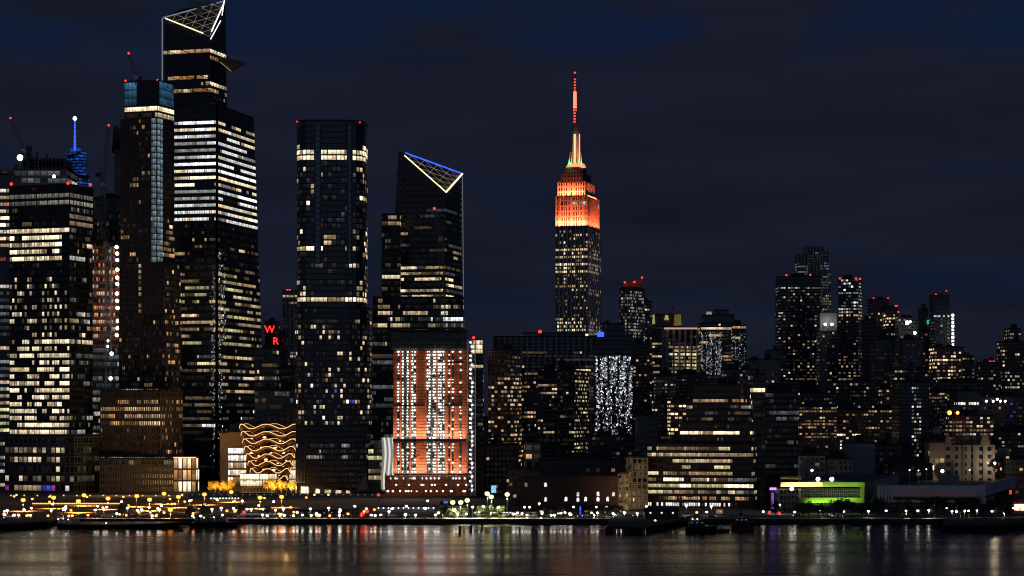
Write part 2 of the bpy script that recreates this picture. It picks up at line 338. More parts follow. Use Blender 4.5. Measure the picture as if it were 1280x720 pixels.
    def ledges(s, fi, depth=.5, h=.5, mat='steel', v=(0, 1), u=(0, 1), every=1, name='slab_edge_cladding'):
        q, nc, nr, nrm, hi, hj = s.faces[fi]; mb = MB(); H_ = (q[3] - q[0]).length; dv = h / H_ / 2
        for r in range(int(v[0] * nr), int(v[1] * nr) + 1, every):
            vv = r / nr
            a, b = [bil(q, u[0], vv + dv), bil(q, u[1], vv + dv)], [bil(q, u[0], vv - dv), bil(q, u[1], vv - dv)]
            mb.hexa([a[0] + nrm * depth, a[1] + nrm * depth, a[1] - nrm * .1, a[0] - nrm * .1], [b[0] + nrm * depth, b[1] + nrm * depth, b[1] - nrm * .1, b[0] - nrm * .1])
        return mb.build(name, M[mat] if mat in M else LED[mat], s.o)
    def beacon(s, px, py, Y=None, r=1.1, m='red', name='beacon'):
        Y = Y or s.Y; p = P(px, py, Y + 1); mb = MB(); mb.ball(p, r); b = mb.build(name, LED[m], s.o, True)
        st = MB(); st.tube(p - V((0, 0, 4)), p, .15); st.build('mast', M['dark'], b)
    def done(s, cap=100, thick=.16):
        def area(t): return (t[0][1] - t[0][0]).length * (t[0][3] - t[0][0]).length
        st = sorted(s.strips, key=lambda t: (t[3] not in 'qQ', area(t)), reverse=True); s.strips = []
        def put(mb, t, mi=0):
            pts, n, uv, ch = t; a = [p - n * .05 for p in pts]; b = [p + n * thick for p in pts]
            mb.quad(b, uv, mi)
            for i in range(4):
                j = (i + 1) % 4; mb.quad([a[i], a[j], b[j], b[i]], [uv[i], uv[j], uv[j], uv[i]], mi)
        for t in st[:cap]:
            mb = MB(); put(mb, t); mb.build('window', E[t[3]], s.o)
        if st[cap:]:
            keys = sorted({t[3] for t in st[cap:]}); mb = MB()
            for t in st[cap:]: put(mb, t, keys.index(t[3]))
            o = mb.build('small_window', [E[k] for k in keys], s.o); o['kind'] = 'stuff'
        return s.o
def B(name, label, px, ytop, Y, wall='glass', bands=(), th=20, D=25, fl=6, cl=4, vf=(.3, .8), run=1, roof=2, beacons=(), cap=100, group=None, seed=None, ybot=None):
    b = Bld(name, label, px, Y, 'building', group)
    b.sec(px, (ytop, ybot), Y, th, D, wall, fl, cl, bands, vf=vf, run=run, roof=roof, seed=seed)
    for x, y in beacons: b.beacon(x, y)
    b.done(cap); return b
# ================================================================ STRUCTURE: river, land
def principled_water():
    m, N, L = newmat('river water'); o = N('ShaderNodeOutputMaterial'); b = N('ShaderNodeBsdfPrincipled'); L(b.outputs[0], o.inputs[0])
    b.inputs['Base Color'].default_value = (.004, .008, .012, 1); b.inputs['Roughness'].default_value = .16; b.inputs['IOR'].default_value = 1.33; b.inputs['Specular IOR Level'].default_value = .55
    t = N('ShaderNodeTexCoord'); mp = N('ShaderNodeMapping'); mp.inputs['Scale'].default_value = (.0035, .022, 1); L(t.outputs['Object'], mp.inputs[0])
    n = N('ShaderNodeTexNoise'); n.inputs['Scale'].default_value = 1; n.inputs['Detail'].default_value = 2; L(mp.outputs[0], n.inputs['Vector'])
    L(mth(N, L, 'MULTIPLY_ADD', n.outputs['Fac'], .42, .0), b.inputs['Roughness'])
    bp = N('ShaderNodeBump'); bp.inputs['Strength'].default_value = .2; bp.inputs['Distance'].default_value = .4; L(n.outputs['Fac'], bp.inputs['Height']); L(bp.outputs[0], b.inputs['Normal'])
    return m
SHORE = 1150
mb = MB(); mb.quad([(-6000, -300, 0), (6000, -300, 0), (6000, SHORE + 2, 0), (-6000, SHORE + 2, 0)]); tag(mb.build('water', principled_water()), kind='structure')
mb = MB(); mb.box((-9000, SHORE + 3, -2), (9000, 30000, 2.2)); tag(mb.build('ground', M['asphalt']), kind='structure')
mb = MB(); mb.box((-3000, SHORE, -2), (3000, SHORE + 3.2, 2.7))
for i in range(-60, 60): mb.box((i * 10, SHORE - .35, -1.5), (i * 10 + .8, SHORE + .2, 2.3))
tag(mb.build('seawall', M['wood']), kind='structure')
mb = MB(); mb.box((-3000, 1170, 2), (3000, 1200, 2.24)); tag(mb.build('road', M['asphalt']), kind='structure')
mb = MB(); mb.box((-3000, SHORE + 3.4, 2), (3000, 1167, 2.35)); tag(mb.build('promenade', M['conc']), kind='structure')
mb = MB()
for i in range(-90, 90): mb.box((i * 9, 1184.8, 2), (i * 9 + 3, 1185.1, 2.248))
tag(mb.build('road_markings', M['white']), kind='structure')
mb = MB(); mb.box((-420, 1204, 2), (-40, 1520, 2.26)); tag(mb.build('gravel_yard', plain('sandy gravel', (.42, .3, .17), .95, .5, .04)), kind='structure')
mb = MB(); mb.box((-40, 1204, 2), (420, 1250, 2.25)); tag(mb.build('plaza', plain('pale paving', (.3, .28, .26), .9, .4, .06)), kind='structure')

# ================================================================ LEFT TOWERS
b = Bld('unfinished_tower', 'unfinished dark tower with bare steel columns on its roof behind the fin crowned office tower', [-40, 84], 1760)
b.sec([-40, 84], (212,), D=40, wall='grey', fl=9, cl=8, bands=[(210, 231, .25, 'ckd')])
b.ledges(0, .6, .8, 'net', (0, .03), (0, .45), name='orange_slab_edge')
mb = MB()
for px, py in [(42, 196), (46, 190), (51, 198), (55, 197), (59, 193), (63, 197), (68, 197), (73, 197), (78, 198), (36, 186), (39, 188), (31, 200), (20, 205)]: p = P(px, py, 1765); mb.box((p.x - .7, 1764, Z(214, 1765)), (p.x + .7, 1766, p.z))
mb.box((X(30, 1765), 1764, Z(206, 1765)), (X(80, 1765), 1766, Z(204, 1765))); mb.box((X(38, 1765), 1764, Z(214, 1765)), (X(83, 1765), 1790, Z(199, 1765)))
mb.build('steel_frame', M['dark'], b.o); b.done()
def worklamp(px, py, Y, label, r=1.4, m='flood', grp=None, name='work_lamp'):
    p = P(px, py, Y); o = thing(name, label, 'lamp', p, grp)
    mb = MB(); mb.ball(p, r); mb.build('bulb', LED[m], o, True)
    mb = MB(); mb.box(p + V((-r * .8, r * .5, -r * .8)), p + V((r * .8, r * 1.3, r * .8))); mb.box(p + V((-.15, r * .8, -r * 2.2)), p + V((.15, r * 1.1, -r * .8))); mb.build('housing', M['dark'], o)
    return o
worklamp(25, 197, 1745, 'dazzling white work lamp on the unfinished dark tower', 2.4)
worklamp(67.5, 220.5, 1750, 'small white work lamp above the fin crown of the office tower', 1.3)
b = Bld('construction_tower', 'half finished tower with orange edge nets and white lower floors, cut by the picture edge', [-16, 12], 1600)
b.sec([-16, 12], (218,), D=30, wall='conc', fl=8.6, cl=4, bands=[(236, 330, .85, 'CwWcr', 2), (356, 430, .8, 'Cckk', 3), (430, 508, .75, 'cckw', 3), (510, 543, .9, 'gwG'.replace('G', 'g')), (543, 620, .7, 'kcw')], vf=(.15, .6))
b.ledges(0, .5, 1.2, 'net', (.06, .28), name='orange_net'); b.done()

b = Bld('office_tower', 'black gridded office tower crowned by a backlit band of pale vertical fins', [12, 87, 116], 1550)
b.sec([12, 87, 116], (231,), wall='glass', fl=8.7, cl=3.6, seed=3, run=5, bands=[
    (231, 242, 1, 'f', 40), (242, 258, 1, 'F', 40), (258, 268, .2, 'dw', 3, (0,)), (268, 276, .55, 'ddw', 3), (276, 286, .12, 'd', 2), (286, 296, 1, 'W', 16, (0,)),
    (296, 330, .97, 'WWWw', 2, (0,), (.02, .88)), (330, 345, .05, 'bk', 1), (345, 420, .33, 'wwdW', 1, (0,)), (420, 545, .80, 'WWwW', 2, (0,)),
    (258, 290, .55, 'dck', 2, (1,)), (290, 545, .38, 'dkkcw', 2, (1,))], vf=(.16, .74))
b.fins(0, 4.3, .5, .35, 'dark', (0, .085)); b.fins(1, 4.3, .5, .35, 'dark', (0, .085)); b.ledges(0, .3, .7, 'dark', (.09, .84))
for x, y in ((14, 230), (85, 229), (113, 231)): b.beacon(x, y, 1549, 1.1)
b.sec([6, 93, 125], (545,), Y=1522, wall='grey', fl=11, cl=6.6, seed=5, bands=[(545, 557, .03, 'd'), (557, 590, .62, 'WwWd', 1, (0,), (.05, .85)), (590, 600, .5, 'Wwd', 1, (0,)), (600, 618, .6, 'WmbwC', 1.5, (0,)), (557, 600, .45, 'ddk', 1, (1,))], vf=(.24, .78), walln='podium_wall')
b.ledges(0, .4, 1.0, 'dark'); b.ledges(1, .4, 1.0, 'dark'); b.done()

b = Bld('spired_tower', 'distant blue floodlit tower with a tall glowing mast behind the cranes', [82, 112], 2500)
b.sec([82, 98, 112], (218,), wall='glassb', fl=4, cl=3.4, th=35, bands=[(200, 260, .75, 'BBk', 3)], walln='lower_wall')  # blue wash on the facade put in as glowing panes
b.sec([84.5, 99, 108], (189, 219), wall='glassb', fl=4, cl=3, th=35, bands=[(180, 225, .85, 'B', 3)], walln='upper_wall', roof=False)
mb = MB()
for i in range(12): y0 = 188 - i * 3.1; mb.tube(P(93.6, y0, 2510), P(93.6, y0 - 2.2, 2510), 1.5 - i * .05, n=8)
mb.build('mast_light', LED['blue'], b.o)
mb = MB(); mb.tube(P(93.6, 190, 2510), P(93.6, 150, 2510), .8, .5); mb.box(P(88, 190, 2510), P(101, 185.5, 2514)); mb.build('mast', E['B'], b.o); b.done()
worklamp(93.6, 148, 2510, 'pale blue star lamp on the tip of the blue mast', 2.3, 'star', name='mast_lamp')

b = Bld('concrete_tower', 'narrow bare concrete tower with a black netted top beside the blue crowned skyscraper', [142, 162], 1800)
b.sec([143, 162], (165,), wall='conc', fl=9, cl=4); mb = MB(); mb.hexa([V((X(a, Y), Y, Z(184, 1790))) for a, Y in ((140, 1790), (157, 1790), (157, 1830), (140, 1830))], [V((X(a, Y), Y, Z(157, 1790))) for a, Y in ((142, 1790), (155, 1790), (155, 1830), (142, 1830))])
mb.box(P(151, 192, 1789.5), P(156, 160, 1792)); mb.build('netting', M['black'], b.o); b.done()
worklamp(155.5, 154, 1788, 'bright white lamp on the black netting of the concrete tower', 1.9)
B('dark_block', 'black windowless block behind the tower crane and the lamp lit hoist', [113, 152], 248, 1720, 'navy', [(268, 310, .12, 'kk')], fl=9)

# hoist side construction
b = Bld('construction_block', 'half built block with orange slab edges beside a lamp lit hoist mast', [115, 152], 1640)
b.sec([115, 152], (309,), D=30, wall='conc', fl=8.7, cl=2.6, seed=9, bands=[(309, 418, .75, 'kcrow', 1), (418, 560, .7, 'kkck', 3)], vf=(.3, .85))
b.ledges(0, .8, 1.9, 'net', (0, .42), (0, .95), name='orange_net'); b.ledges(0, .6, 1, 'steel', (.42, .9), name='slab_edge'); b.done()
def lattice(mb, a, b_, t, step, bar=.25):
    a, b_ = V(a), V(b_); d = (b_ - a); n = max(1, int(d.length / step)); u = d.normalized(); s1 = V((0, 1, 0)) if abs(u.y) < .8 else V((1, 0, 0)); s2 = u.cross(s1).normalized() * t / 2; s1 = s1 * t / 2
    cs = [s1 + s2, s1 - s2, -s1 - s2, -s1 + s2]
    for c in cs: mb.beam(a + c, b_ + c, bar)
    for i in range(n):
        p, q = a + d * (i / n), a + d * ((i + 1) / n)
        for k in range(4): mb.beam(p + cs[k], q + cs[(k + 1) % 4], bar * .6)
b = thing('hoist_mast', 'grey lattice hoist mast climbing the half built block with orange slabs', 'hoist', (X(138, 1630), 1630, GZ))
mb = MB(); lattice(mb, P(136, 545, 1632) , P(136, 309, 1632), 4, 5, .5); mb.build('mast', M['steel'], b)
mb = MB(); mb.box(P(133.6, 430, 1628), P(138.4, 420, 1631)); mb.build('cage', M['steel'], b)
HO = ['first', 'second', 'third', 'fourth', 'fifth', 'sixth', 'seventh', 'eighth', 'ninth', 'tenth', 'eleventh', 'twelfth', 'thirteenth', 'fourteenth', 'fifteenth', 'sixteenth', '', '']
for i, (x, y) in enumerate([(145.7, 309), (146.5, 317), (146.5, 325), (146.7, 337), (146.5, 347), (146.5, 355), (146, 367), (146.5, 376), (147, 385), (147.5, 401), (147, 410), (146, 419), (135, 426), (134.6, 433), (139.5, 442), (138.3, 473), (113.5, 339), (113.8, 410)]):
    worklamp(x, y, 1628, [f'white hoist lamp beside the orange slabs, {HO[i]} from the top', f'small white lamp on the left flank of the orange slabbed block, {["upper", "lower"][i % 2]} of two'][i > 15], [1.35, .8][i > 15 or i in (12, 13)], grp=['lamps up the hoist of the half built block', 'lamps on the left flank of the half built block'][i > 15], name='hoist_lamp')
def crane(label, Y, mast, jib, back, t=3.2):
    o = thing('tower_crane', label, 'crane', P(*mast[0], Y))
    mb = MB(); lattice(mb, P(*mast[0], Y), P(*mast[1], Y), t, t * 1.2, .45); mb.build('mast', M['crane'], o)
    mb = MB(); lattice(mb, P(*mast[1], Y), P(*jib, Y - 1), t * .6, t, .35); mb.build('jib', M['crane'], o)
    mb = MB(); mb.beam(P(*mast[1], Y), P(*back, Y), .8); p = P(*back, Y); mb.box(p + V((-2.5, -1.5, -3)), p + V((1.5, 1.5, 0))); mb.build('counterweight', M['dark'], o)
    mb = MB(); p = P(*mast[1], Y); mb.box(p + V((-1.6, -3.2, -1)), p + V((1.6, -.6, 2.2))); mb.build('cab', M['white'], o)
    mb = MB(); a = P((mast[1][0] + back[0]) / 2, min(mast[1][1], back[1]) - 9, Y); mb.beam(P(*mast[1], Y), a, .5); mb.beam(P(*back, Y), a, .3); mb.beam(a, P(*jib, Y), .22); mb.build('a_frame', M['crane'], o)
    mb = MB(); mb.ball(P(jib[0], jib[1] - 1.5, Y), .9); mb.build('beacon', LED['red'], o, True)
    return o
crane('luffing tower crane with a raised pale jib between the blue spire and the concrete tower', 1700, ((129, 300), (129, 232)), (136, 158), (124, 216))
crane('dark tower crane with its jib leaning left above the dazzling work lamp', 1770, ((31, 215), (31, 190)), (13, 149), (37, 183))
crane('crane jib crossing the gap between the fin crowned tower and the orange slabbed block', 1610, ((133, 330), (133, 306)), (115, 247), (139, 300), 2.6)

# slim residential tower with the blue crown
b = Bld('skyscraper', 'slender stone finned skyscraper with a blue glass crown over a glowing amber sky lobby', [151, 197, 217], 1580)
rb = [(147, 170, .22, 'o', 1, (0,), (.2, .8)), (170, 215, .08, 'ow', 1, (0,), (.5, .86)), (215, 234, .4, 'owd', 2, (0,), (.25, .8)), (234, 262, .25, 'ow', 2, (0,), (.3, .7)), (262, 300, .12, 'owd', 2), (300, 312, .5, 'ow', 2, (1,)), (312, 330, .2, 'od', 2)]
b.sec([155, 199, 217], (101, 131), wall='glassb', fl=10.5, cl=6.5, bands=[(100, 131, 1, 't', 20, (0,), (.02, .42)), (100, 131, 1, 't', 20, (1,))], vf=(.04, .96), walln='crown_wall'); b.speck
s1 = [155.5, 197, 217.5]
b.sec(s1, (131, 147), wall='brown', fl=8, cl=4, bands=[(130, 139, 1, 'W', 20), (139, 148, .8, 'Ww', 3)], vf=(.2, .85), walln='sky_lobby_wall', roof=False)
b.sec([151, 196, 218], (147, 328), wall='brown', fl=7.2, cl=4.4, bands=rb, seed=11, walln='shaft_wall', roof=False, vf=(.2, .8))
b.fins(0, 1.9, .55, .4, 'fin', u=(0, .88)); f0 = b.faces
mb = MB(); q = f0[0][0]; nrm = f0[0][3]; nr_ = f0[0][2]
for r in range(nr_):
    for c in range(3):
        a = .86 + c * .045; pts = [bil(q, a, (r + .95) / nr_) + nrm * .3, bil(q, a + .04, (r + .95) / nr_) + nrm * .3, bil(q, a + .04, (r + .1) / nr_) + nrm * .3, bil(q, a, (r + .1) / nr_) + nrm * .3]
        mb.quad(pts, [(c, r + 1), (c + 1, r + 1), (c + 1, r), (c, r)])
for r in range(nr_):
    for c in range(2):
        q1 = f0[1][0]; n1 = f0[1][3]; a = .02 + c * .16; mb.quad([bil(q1, a, (r + .95) / nr_) + n1 * .3, bil(q1, a + .14, (r + .95) / nr_) + n1 * .3, bil(q1, a + .14, (r + .1) / nr_) + n1 * .3, bil(q1, a, (r + .1) / nr_) + n1 * .3], [(c + 7, r + 1), (c + 8, r + 1), (c + 8, r), (c + 7, r)])
mb.build('glazed_strip', E['T'], b.o)
b.sec([150, 204, 226], (328, 392), wall='brown', fl=7.2, cl=4.4, bands=[(328, 392, .9, 'ow', 1, (0,), (.44, .5)), (328, 392, .10, 'owd', 1)], seed=12, walln='middle_wall', D=30); b.fins(0, 1.9, .5, .4, 'fin')
b.sec([149, 206, 227], (392,), wall='brown', fl=7.2, cl=4.4, bands=[(392, 470, .03, 'o', 1, (0,)), (392, 478, .24, 'od', 1, (1,)), (470, 490, .3, 'odw', 2), (490, 575, .3, 'dd', 1, (1,))], seed=13, walln='lower_wall'); b.fins(0, 1.9, .5, .4, 'dark')
b.sec([126, 201, 228], (489,), Y=1548, wall='brown', fl=8.8, cl=3.4, bands=[(498, 534, .72, 'owwo', 5, (0,)), (534, 556, .03, 'd', 1, (0,)), (556, 574, .55, 'odw', 4, (0,)), (500, 575, .4, 'dod', 1, (1,))], seed=14, walln='podium_wall', vf=(.22, .75)); b.fins(0, 1.75, .7, .45, 'fin'); b.fins(1, 3, .4, .45, 'fin')
b.sec([125, 217], (574,), Y=1534, D=12, wall='brown', fl=9, cl=3, bands=[(574, 585, .7, 'kdk', 5)], seed=15, walln='base_wall', vf=(.2, .8)); b.fins(0, 1.75, .7, .5, 'fin')
for x, y in ((157, 101), (197, 100)): b.beacon(x, y, 1580, .8)
b.done()
b = Bld('entrance_pavilion', 'small glass entrance pavilion glowing orange beside the ribbed brown podium', [217, 245], 1536)
b.sec([217, 245], (572,), D=14, wall='brown', fl=13, cl=5.6, bands=[(570, 615, .9, 'oWo', 1)], vf=(.08, .92), seed=2); b.ledges(0, .4, .7, 'ledamber', (0, .05), name='roof_edge_light'); b.done()
crane('slim crane jib rising from the blue crown of the slender skyscraper', 1585, ((171, 106), (171, 98)), (161, 68), (174, 96), 2.4)

# ================================================================ the tallest tower with the observation deck
Y = 1720
b = Bld('skyscraper', 'tallest skyscraper with a lit triangular lattice crown and a wedge shaped sky deck', [204, 330], Y)
fbt = footprint([204, 262, 290], Y, 16); ftt = footprint([204, 262, 281.5], Y, 16)
of = [(62, 73, 1, 'WowW', 9), (98, 119, .9, 'Wwow', 4), (119, 131, .1, 'c', 3)]
b.sec([204, 268, 290], (23, 600), th=16, wall='navy', fl=8.2, cl=3.4, bands=of, pxt=[204, 262, 281.5], ytops=[23, 46, 2, 12], vf=(.26, .78), seed=21, walln='tower_wall')
b.ledges(0, .35, .6, 'dark', (.06, .3)); b.ledges(1, .35, .6, 'dark', (.06, .3)); tf = b.faces
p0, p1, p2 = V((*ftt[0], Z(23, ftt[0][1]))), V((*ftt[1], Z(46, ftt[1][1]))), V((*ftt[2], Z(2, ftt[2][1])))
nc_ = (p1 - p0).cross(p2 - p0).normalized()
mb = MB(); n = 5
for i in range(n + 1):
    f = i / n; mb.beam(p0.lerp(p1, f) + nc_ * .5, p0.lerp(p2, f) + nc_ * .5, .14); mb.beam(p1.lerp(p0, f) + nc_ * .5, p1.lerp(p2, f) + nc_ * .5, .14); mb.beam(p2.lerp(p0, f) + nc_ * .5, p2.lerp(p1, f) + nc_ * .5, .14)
mb.build('crown_lattice', emit('lattice bars with painted glow', (1, .9, .7), .40), b.o)  # bars glow themselves, standing in for light from the crown lamps
mb = MB(); mb.beam(p0.lerp(p1, .05) + nc_, p0.lerp(p1, .86) + nc_, .75); mb.build('crown_light', LED['warm'], b.o)
mb = MB(); mb.beam(p1.lerp(p2, .12) + nc_, p1.lerp(p2, .92) + nc_, .75); mb.build('crown_light', LED['white'], b.o)
mb = MB(); mb.beam(p1 + V((1, -1, -2)), p2.lerp(p1, .55) + V((3.4, -1, 0)), .55); mb.beam(p2.lerp(p1, .4) + V((2.6, -1, 0)), p2 + V((0, -1, 5)), .55); mb.build('crown_light', LED['white'], b.o)
mb = MB(); mb.beam(p0 + nc_ * .8, p2 + nc_ * .8, .9); mb.build('ridge_light', LED['dimw'], b.o)
mb = MB(); a = V((*fbt[0], Z(101, fbt[0][1]))); mb.beam(p0 + V((-.6, -.8, 0)), a + V((-.6, -.8, 0)), .8); mb.build('edge_light', LED['dimw'], b.o)
mb = MB(); a = lambda x, y, d=0: P(x, y, Y + d)
lo = [a(273, 77, -4), a(290, 90, 4), a(288, 78, 26)]; hi = [a(273, 72, -4), a(308, 80, 2), a(287, 71.5, 30)]
mb.hexa(lo, hi); mb.build('sky_deck', plain('deck underside', (.12, .10, .06), .5), b.o)
mb = MB(); mb.beam(a(273, 72, -5), a(308, 79.5, 1), .35); mb.beam(a(308, 79.5, 2), a(288, 71, 29), .35); mb.build('deck_rail', M['steel'], b.o)
mb = MB(); mb.beam(a(275, 77.5, -5.2), a(289, 89, 2.5), .4); mb.build('deck_edge_glow', emit('deck edge with painted glow', (1, .8, .3), .3), b.o)  # emission stands in for light falling on the deck edge
mb = MB(); p = a(249, 9, 12); mb.box(p + V((-8, -1, 1)), p + V((9, 1, 4))); mb.box(p + V((-2, -1.5, -7)), p + V((2, 1.5, 2))); mb.beam(p + V((-14, 0, 5)), p + V((14, 0, 3)), .8); mb.beam(p + V((0, 0, 0)), p + V((12, 0, -3)), .5); mb.build('window_cleaning_rig', M['steel'], b.o)
hb = [(146, 170, .94, 'WWCc', 8), (170, 192, .94, 'CcCc', 8), (192, 215, .95, 'CWcC', 9), (215, 225, 1, 'W', 9), (225, 236, .9, 'Wc', 7), (236, 278, .96, 'CCcW', 9), (278, 296, .02, 'd', 1), (296, 335, .3, 'wdd', 3), (335, 430, .85, 'gwdgw', 4), (430, 500, .62, 'wdkgw', 5), (500, 545, .5, 'ddkC', 4), (545, 600, .05, 'd')]
hb2 = [(a_, c_, p_ * (.97 if p_ > .9 else .85), q_, r_) for a_, c_, p_, q_, r_ in [(x[0], x[1], x[2], x[3], x[4] if len(x) > 4 else 4) for x in hb]]
b.sec([216, 270, 333], (131,), Y=Y - 8, th=14, wall='navy', fl=8.7, cl=3.3, bands=hb2, pxt=[216, 271, 317], vf=(.3, .72), seed=22, walln='shoulder_wall')
b.ledges(0, .35, .5, 'dark'); b.ledges(1, .35, .5, 'dark'); sf = b.faces
b.faces = [sf[1]]; b.speck(0, 420, 'sSzz', .8, (.04, .2), (.38, .98), .4); b.faces = [sf[0]]; b.speck(0, 260, 'szz', .8, (.88, .99), (.45, .95), .4); b.faces = sf  # glare down the corner glass painted as small glowing quads
mb = MB(); q = sf[1][0]; mb.hexa([bil(q, 0, 1) + V((-.6, -1.2, 0)), bil(q, .02, 1) + V((.8, -1.2, 0)), bil(q, .02, 1), bil(q, 0, 1)], [bil(q, 0, 0) + V((-.6, -1.2, 0)), bil(q, .02, 0) + V((.8, -1.2, 0)), bil(q, .02, 0), bil(q, 0, 0)]); mb.build('dark_corner_strip', M['black'], b.o)  # black strip standing proud of the corner
b.done(100)
B('office_block', 'low dark glass office block with streaks of lit rooms left of the red roof letters', [318, 346], 436, 1690, 'navy', [(440, 530, .5, 'ddgw', 3)], fl=8, cl=3)

# hotel with the red roof letters, striped tower, low mall
b = Bld('hotel', 'stepped maroon brick hotel tower below two red roof letters', [330, 360], 2100)
b.sec([331, 345], (402,), D=40, wall='brickdark', fl=4, cl=3, bands=[(402, 520, .05, 'd')], roof=2); b.sec([341, 358], (420,), Y=2090, D=30, wall='brick', fl=4, cl=3, bands=[(420, 520, .06, 'wr')], walln='wing_wall', roof=2); b.sec([348, 369], (458,), Y=2085, D=25, wall='brick', fl=4, cl=3, bands=[(458, 520, .06, 'd')], walln='lower_wing_wall'); b.done()
sg = thing('roof_sign', 'red glowing roof sign showing the letters W and R on the stepped hotel', 'sign', P(340, 420, 2080))
for ch, x, y in (('W', 337, 412), ('R', 344.5, 426.5)):
    fc = bpy.data.curves.new('letter', 'FONT'); fc.body = ch; fc.size = 9.5; fc.extrude = .4; fc.offset = .15; fc.align_x = 'CENTER'; fc.align_y = 'CENTER'; fc.materials.append(LED['tail'])
    fo_ = bpy.data.objects.new('letter_curve', fc); me_ = bpy.data.meshes.new_from_object(fo_); bpy.data.objects.remove(fo_); lo_ = bpy.data.objects.new('letter', me_); COL.objects.link(lo_); lo_.parent = sg; lo_.location = P(x, y, 2076) - sg.location; lo_.rotation_euler = (math.radians(90), 0, 0); lo_.scale = (1.0, 1, .8)
mb = MB()
for x0, x1, y0, y1 in ((331, 343, 420, 405), (338.5, 350.5, 434, 419.5)):
    mb.box(P(x0, y0, 2079), P(x1, y1, 2080))
    for xx in (x0 + 1, x1 - 1): mb.box(P(xx, y0 + 14, 2080), P(xx + .5, y0, 2081))
mb.build('sign_frame', M['black'], sg)
b = Bld('striped_tower', 'slim tower with pale vertical stripes and red roof beacons beside the dark residential tower', [353, 372], 2200)
b.sec([353, 372], (364,), D=30, wall='stone', fl=4.2, cl=4, bands=[(364, 500, .12, 'wdk')]); b.fins(0, 3.6, .8, 1.1, 'pale'); b.beacon(359, 363); b.beacon(362, 362.6); b.done()
b = Bld('mall', 'low dark shopping mall with a sloping roof behind the honeycomb stair structure', [286, 372], 1640)
b.sec([286, 372], (520,), ytops=[531, 510, 510, 531], D=50, wall='brown', fl=9, cl=8); b.sec([318, 372], (488, 530), Y=1680, wall='conc', fl=9, cl=5, bands=[(488, 512, .35, 'kkd', 3)], roof=2, walln='upper_wall'); b.done()
b = Bld('shop_building', 'tan panelled shop building with brightly lit open floors left of the honeycomb structure', [275, 307], 1570)
b.sec([275, 308], (541,), D=18, wall='tan', fl=9.6, cl=3.4, bands=[(555, 602, 1, 'WWoC', 4, (0,), (.34, 1))], vf=(.14, .86)); b.ledges(0, .6, .8, 'tan', u=(.34, 1))
b.sec([300, 344], (592, None), Y=1525, D=8, wall='brown', fl=7, cl=4, bands=[(590, 610, 1, 'WWC', 3)], vf=(.08, .9), walln='arcade_wall', roof=False); b.done()

# honeycomb stair structure
Y = 1552; o = thing('stair_structure', 'honeycomb shaped copper stair structure ringed by wavy amber lit balconies', 'structure', (X(338, Y), Y, GZ))
cx, k = X(338, Y), Y / F; nw, na = 6, 96; LV = 8
def wave(t, l):
    s = (t / (2 * math.pi) * nw + .52) % 1; d = abs(s - .5) * 2; return max(-1, min(1, (d - .5) * 3.2))
def rad(l): return (21.5 + 16.5 * (l / (LV - 1)) ** .8) * k
def ringpt(t, l, dr, dz): return V((cx + (rad(l) + dr) * math.cos(t), Y + (rad(l) + dr) * math.sin(t), Z(599 - l * 9.2, Y) + wave(t, l) * 1.5 + dz))
for l in range(LV):
    mb = MB(); le = MB()
    for i in range(na):
        t0, t1 = 2 * math.pi * i / na, 2 * math.pi * (i + 1) / na
        lo = [ringpt(t0, l, 0, -.6), ringpt(t1, l, 0, -.6), ringpt(t1, l, -3.2, -.6), ringpt(t0, l, -3.2, -.6)]; mb.hexa(lo, [ringpt(t0, l, 0, -.1), ringpt(t1, l, 0, -.1), ringpt(t1, l, -3.2, -.1), ringpt(t0, l, -3.2, -.1)])
        mb.hexa([ringpt(t0, l, .1, -.1), ringpt(t1, l, .1, -.1), ringpt(t1, l, -.1, -.1), ringpt(t0, l, -.1, -.1)], [ringpt(t0, l, .1, 1.1), ringpt(t1, l, .1, 1.1), ringpt(t1, l, -.1, 1.1), ringpt(t0, l, -.1, 1.1)])
        le.hexa([ringpt(t0, l, .35, .9), ringpt(t1, l, .35, .9), ringpt(t1, l, .12, .9), ringpt(t0, l, .12, .9)], [ringpt(t0, l, .35, 1.3), ringpt(t1, l, .35, 1.3), ringpt(t1, l, .12, 1.3), ringpt(t0, l, .12, 1.3)])
        if l and i % 4 == 0 and wave(t0, l) < -.5: mb.beam(ringpt(t0, l, -1.5, -.4), ringpt(t0 + .26, l - 1, -1.5, .2), .5); mb.beam(ringpt(t0, l, -1.5, -.4), ringpt(t0 - .26, l - 1, -1.5, .2), .5)
    rg = mb.build('balcony_ring', M['copper'], o); le.build('edge_light', LED['ledamber'], rg)
mb = MB()
for l in range(LV - 2):
    for i in range(4 if l < 4 else 3):
        t = -math.pi / 2 + (i - 1.5) * .7 + .2 * (l % 3 - 1); p = ringpt(t, l, -3.6, 2.6); mb.ball(p, .7 if (l + i) % 3 else 1.3, n=8, k=4, sz=.5)
mb.build('landing_glow_panel', emit('warm landing lamp', (1, .55, .18), 5.0, True), o)
# golden plaza facade right behind
b = Bld('plaza_pavilion', 'narrow golden lit glass pavilion between the honeycomb structure and the dark tower', [362, 372], 1588); b.sec([361, 374], (575,), D=10, wall='brown', fl=12, cl=4, bands=[(575, 612, 1, 'W', 3)], vf=(.05, .95)); b.done()

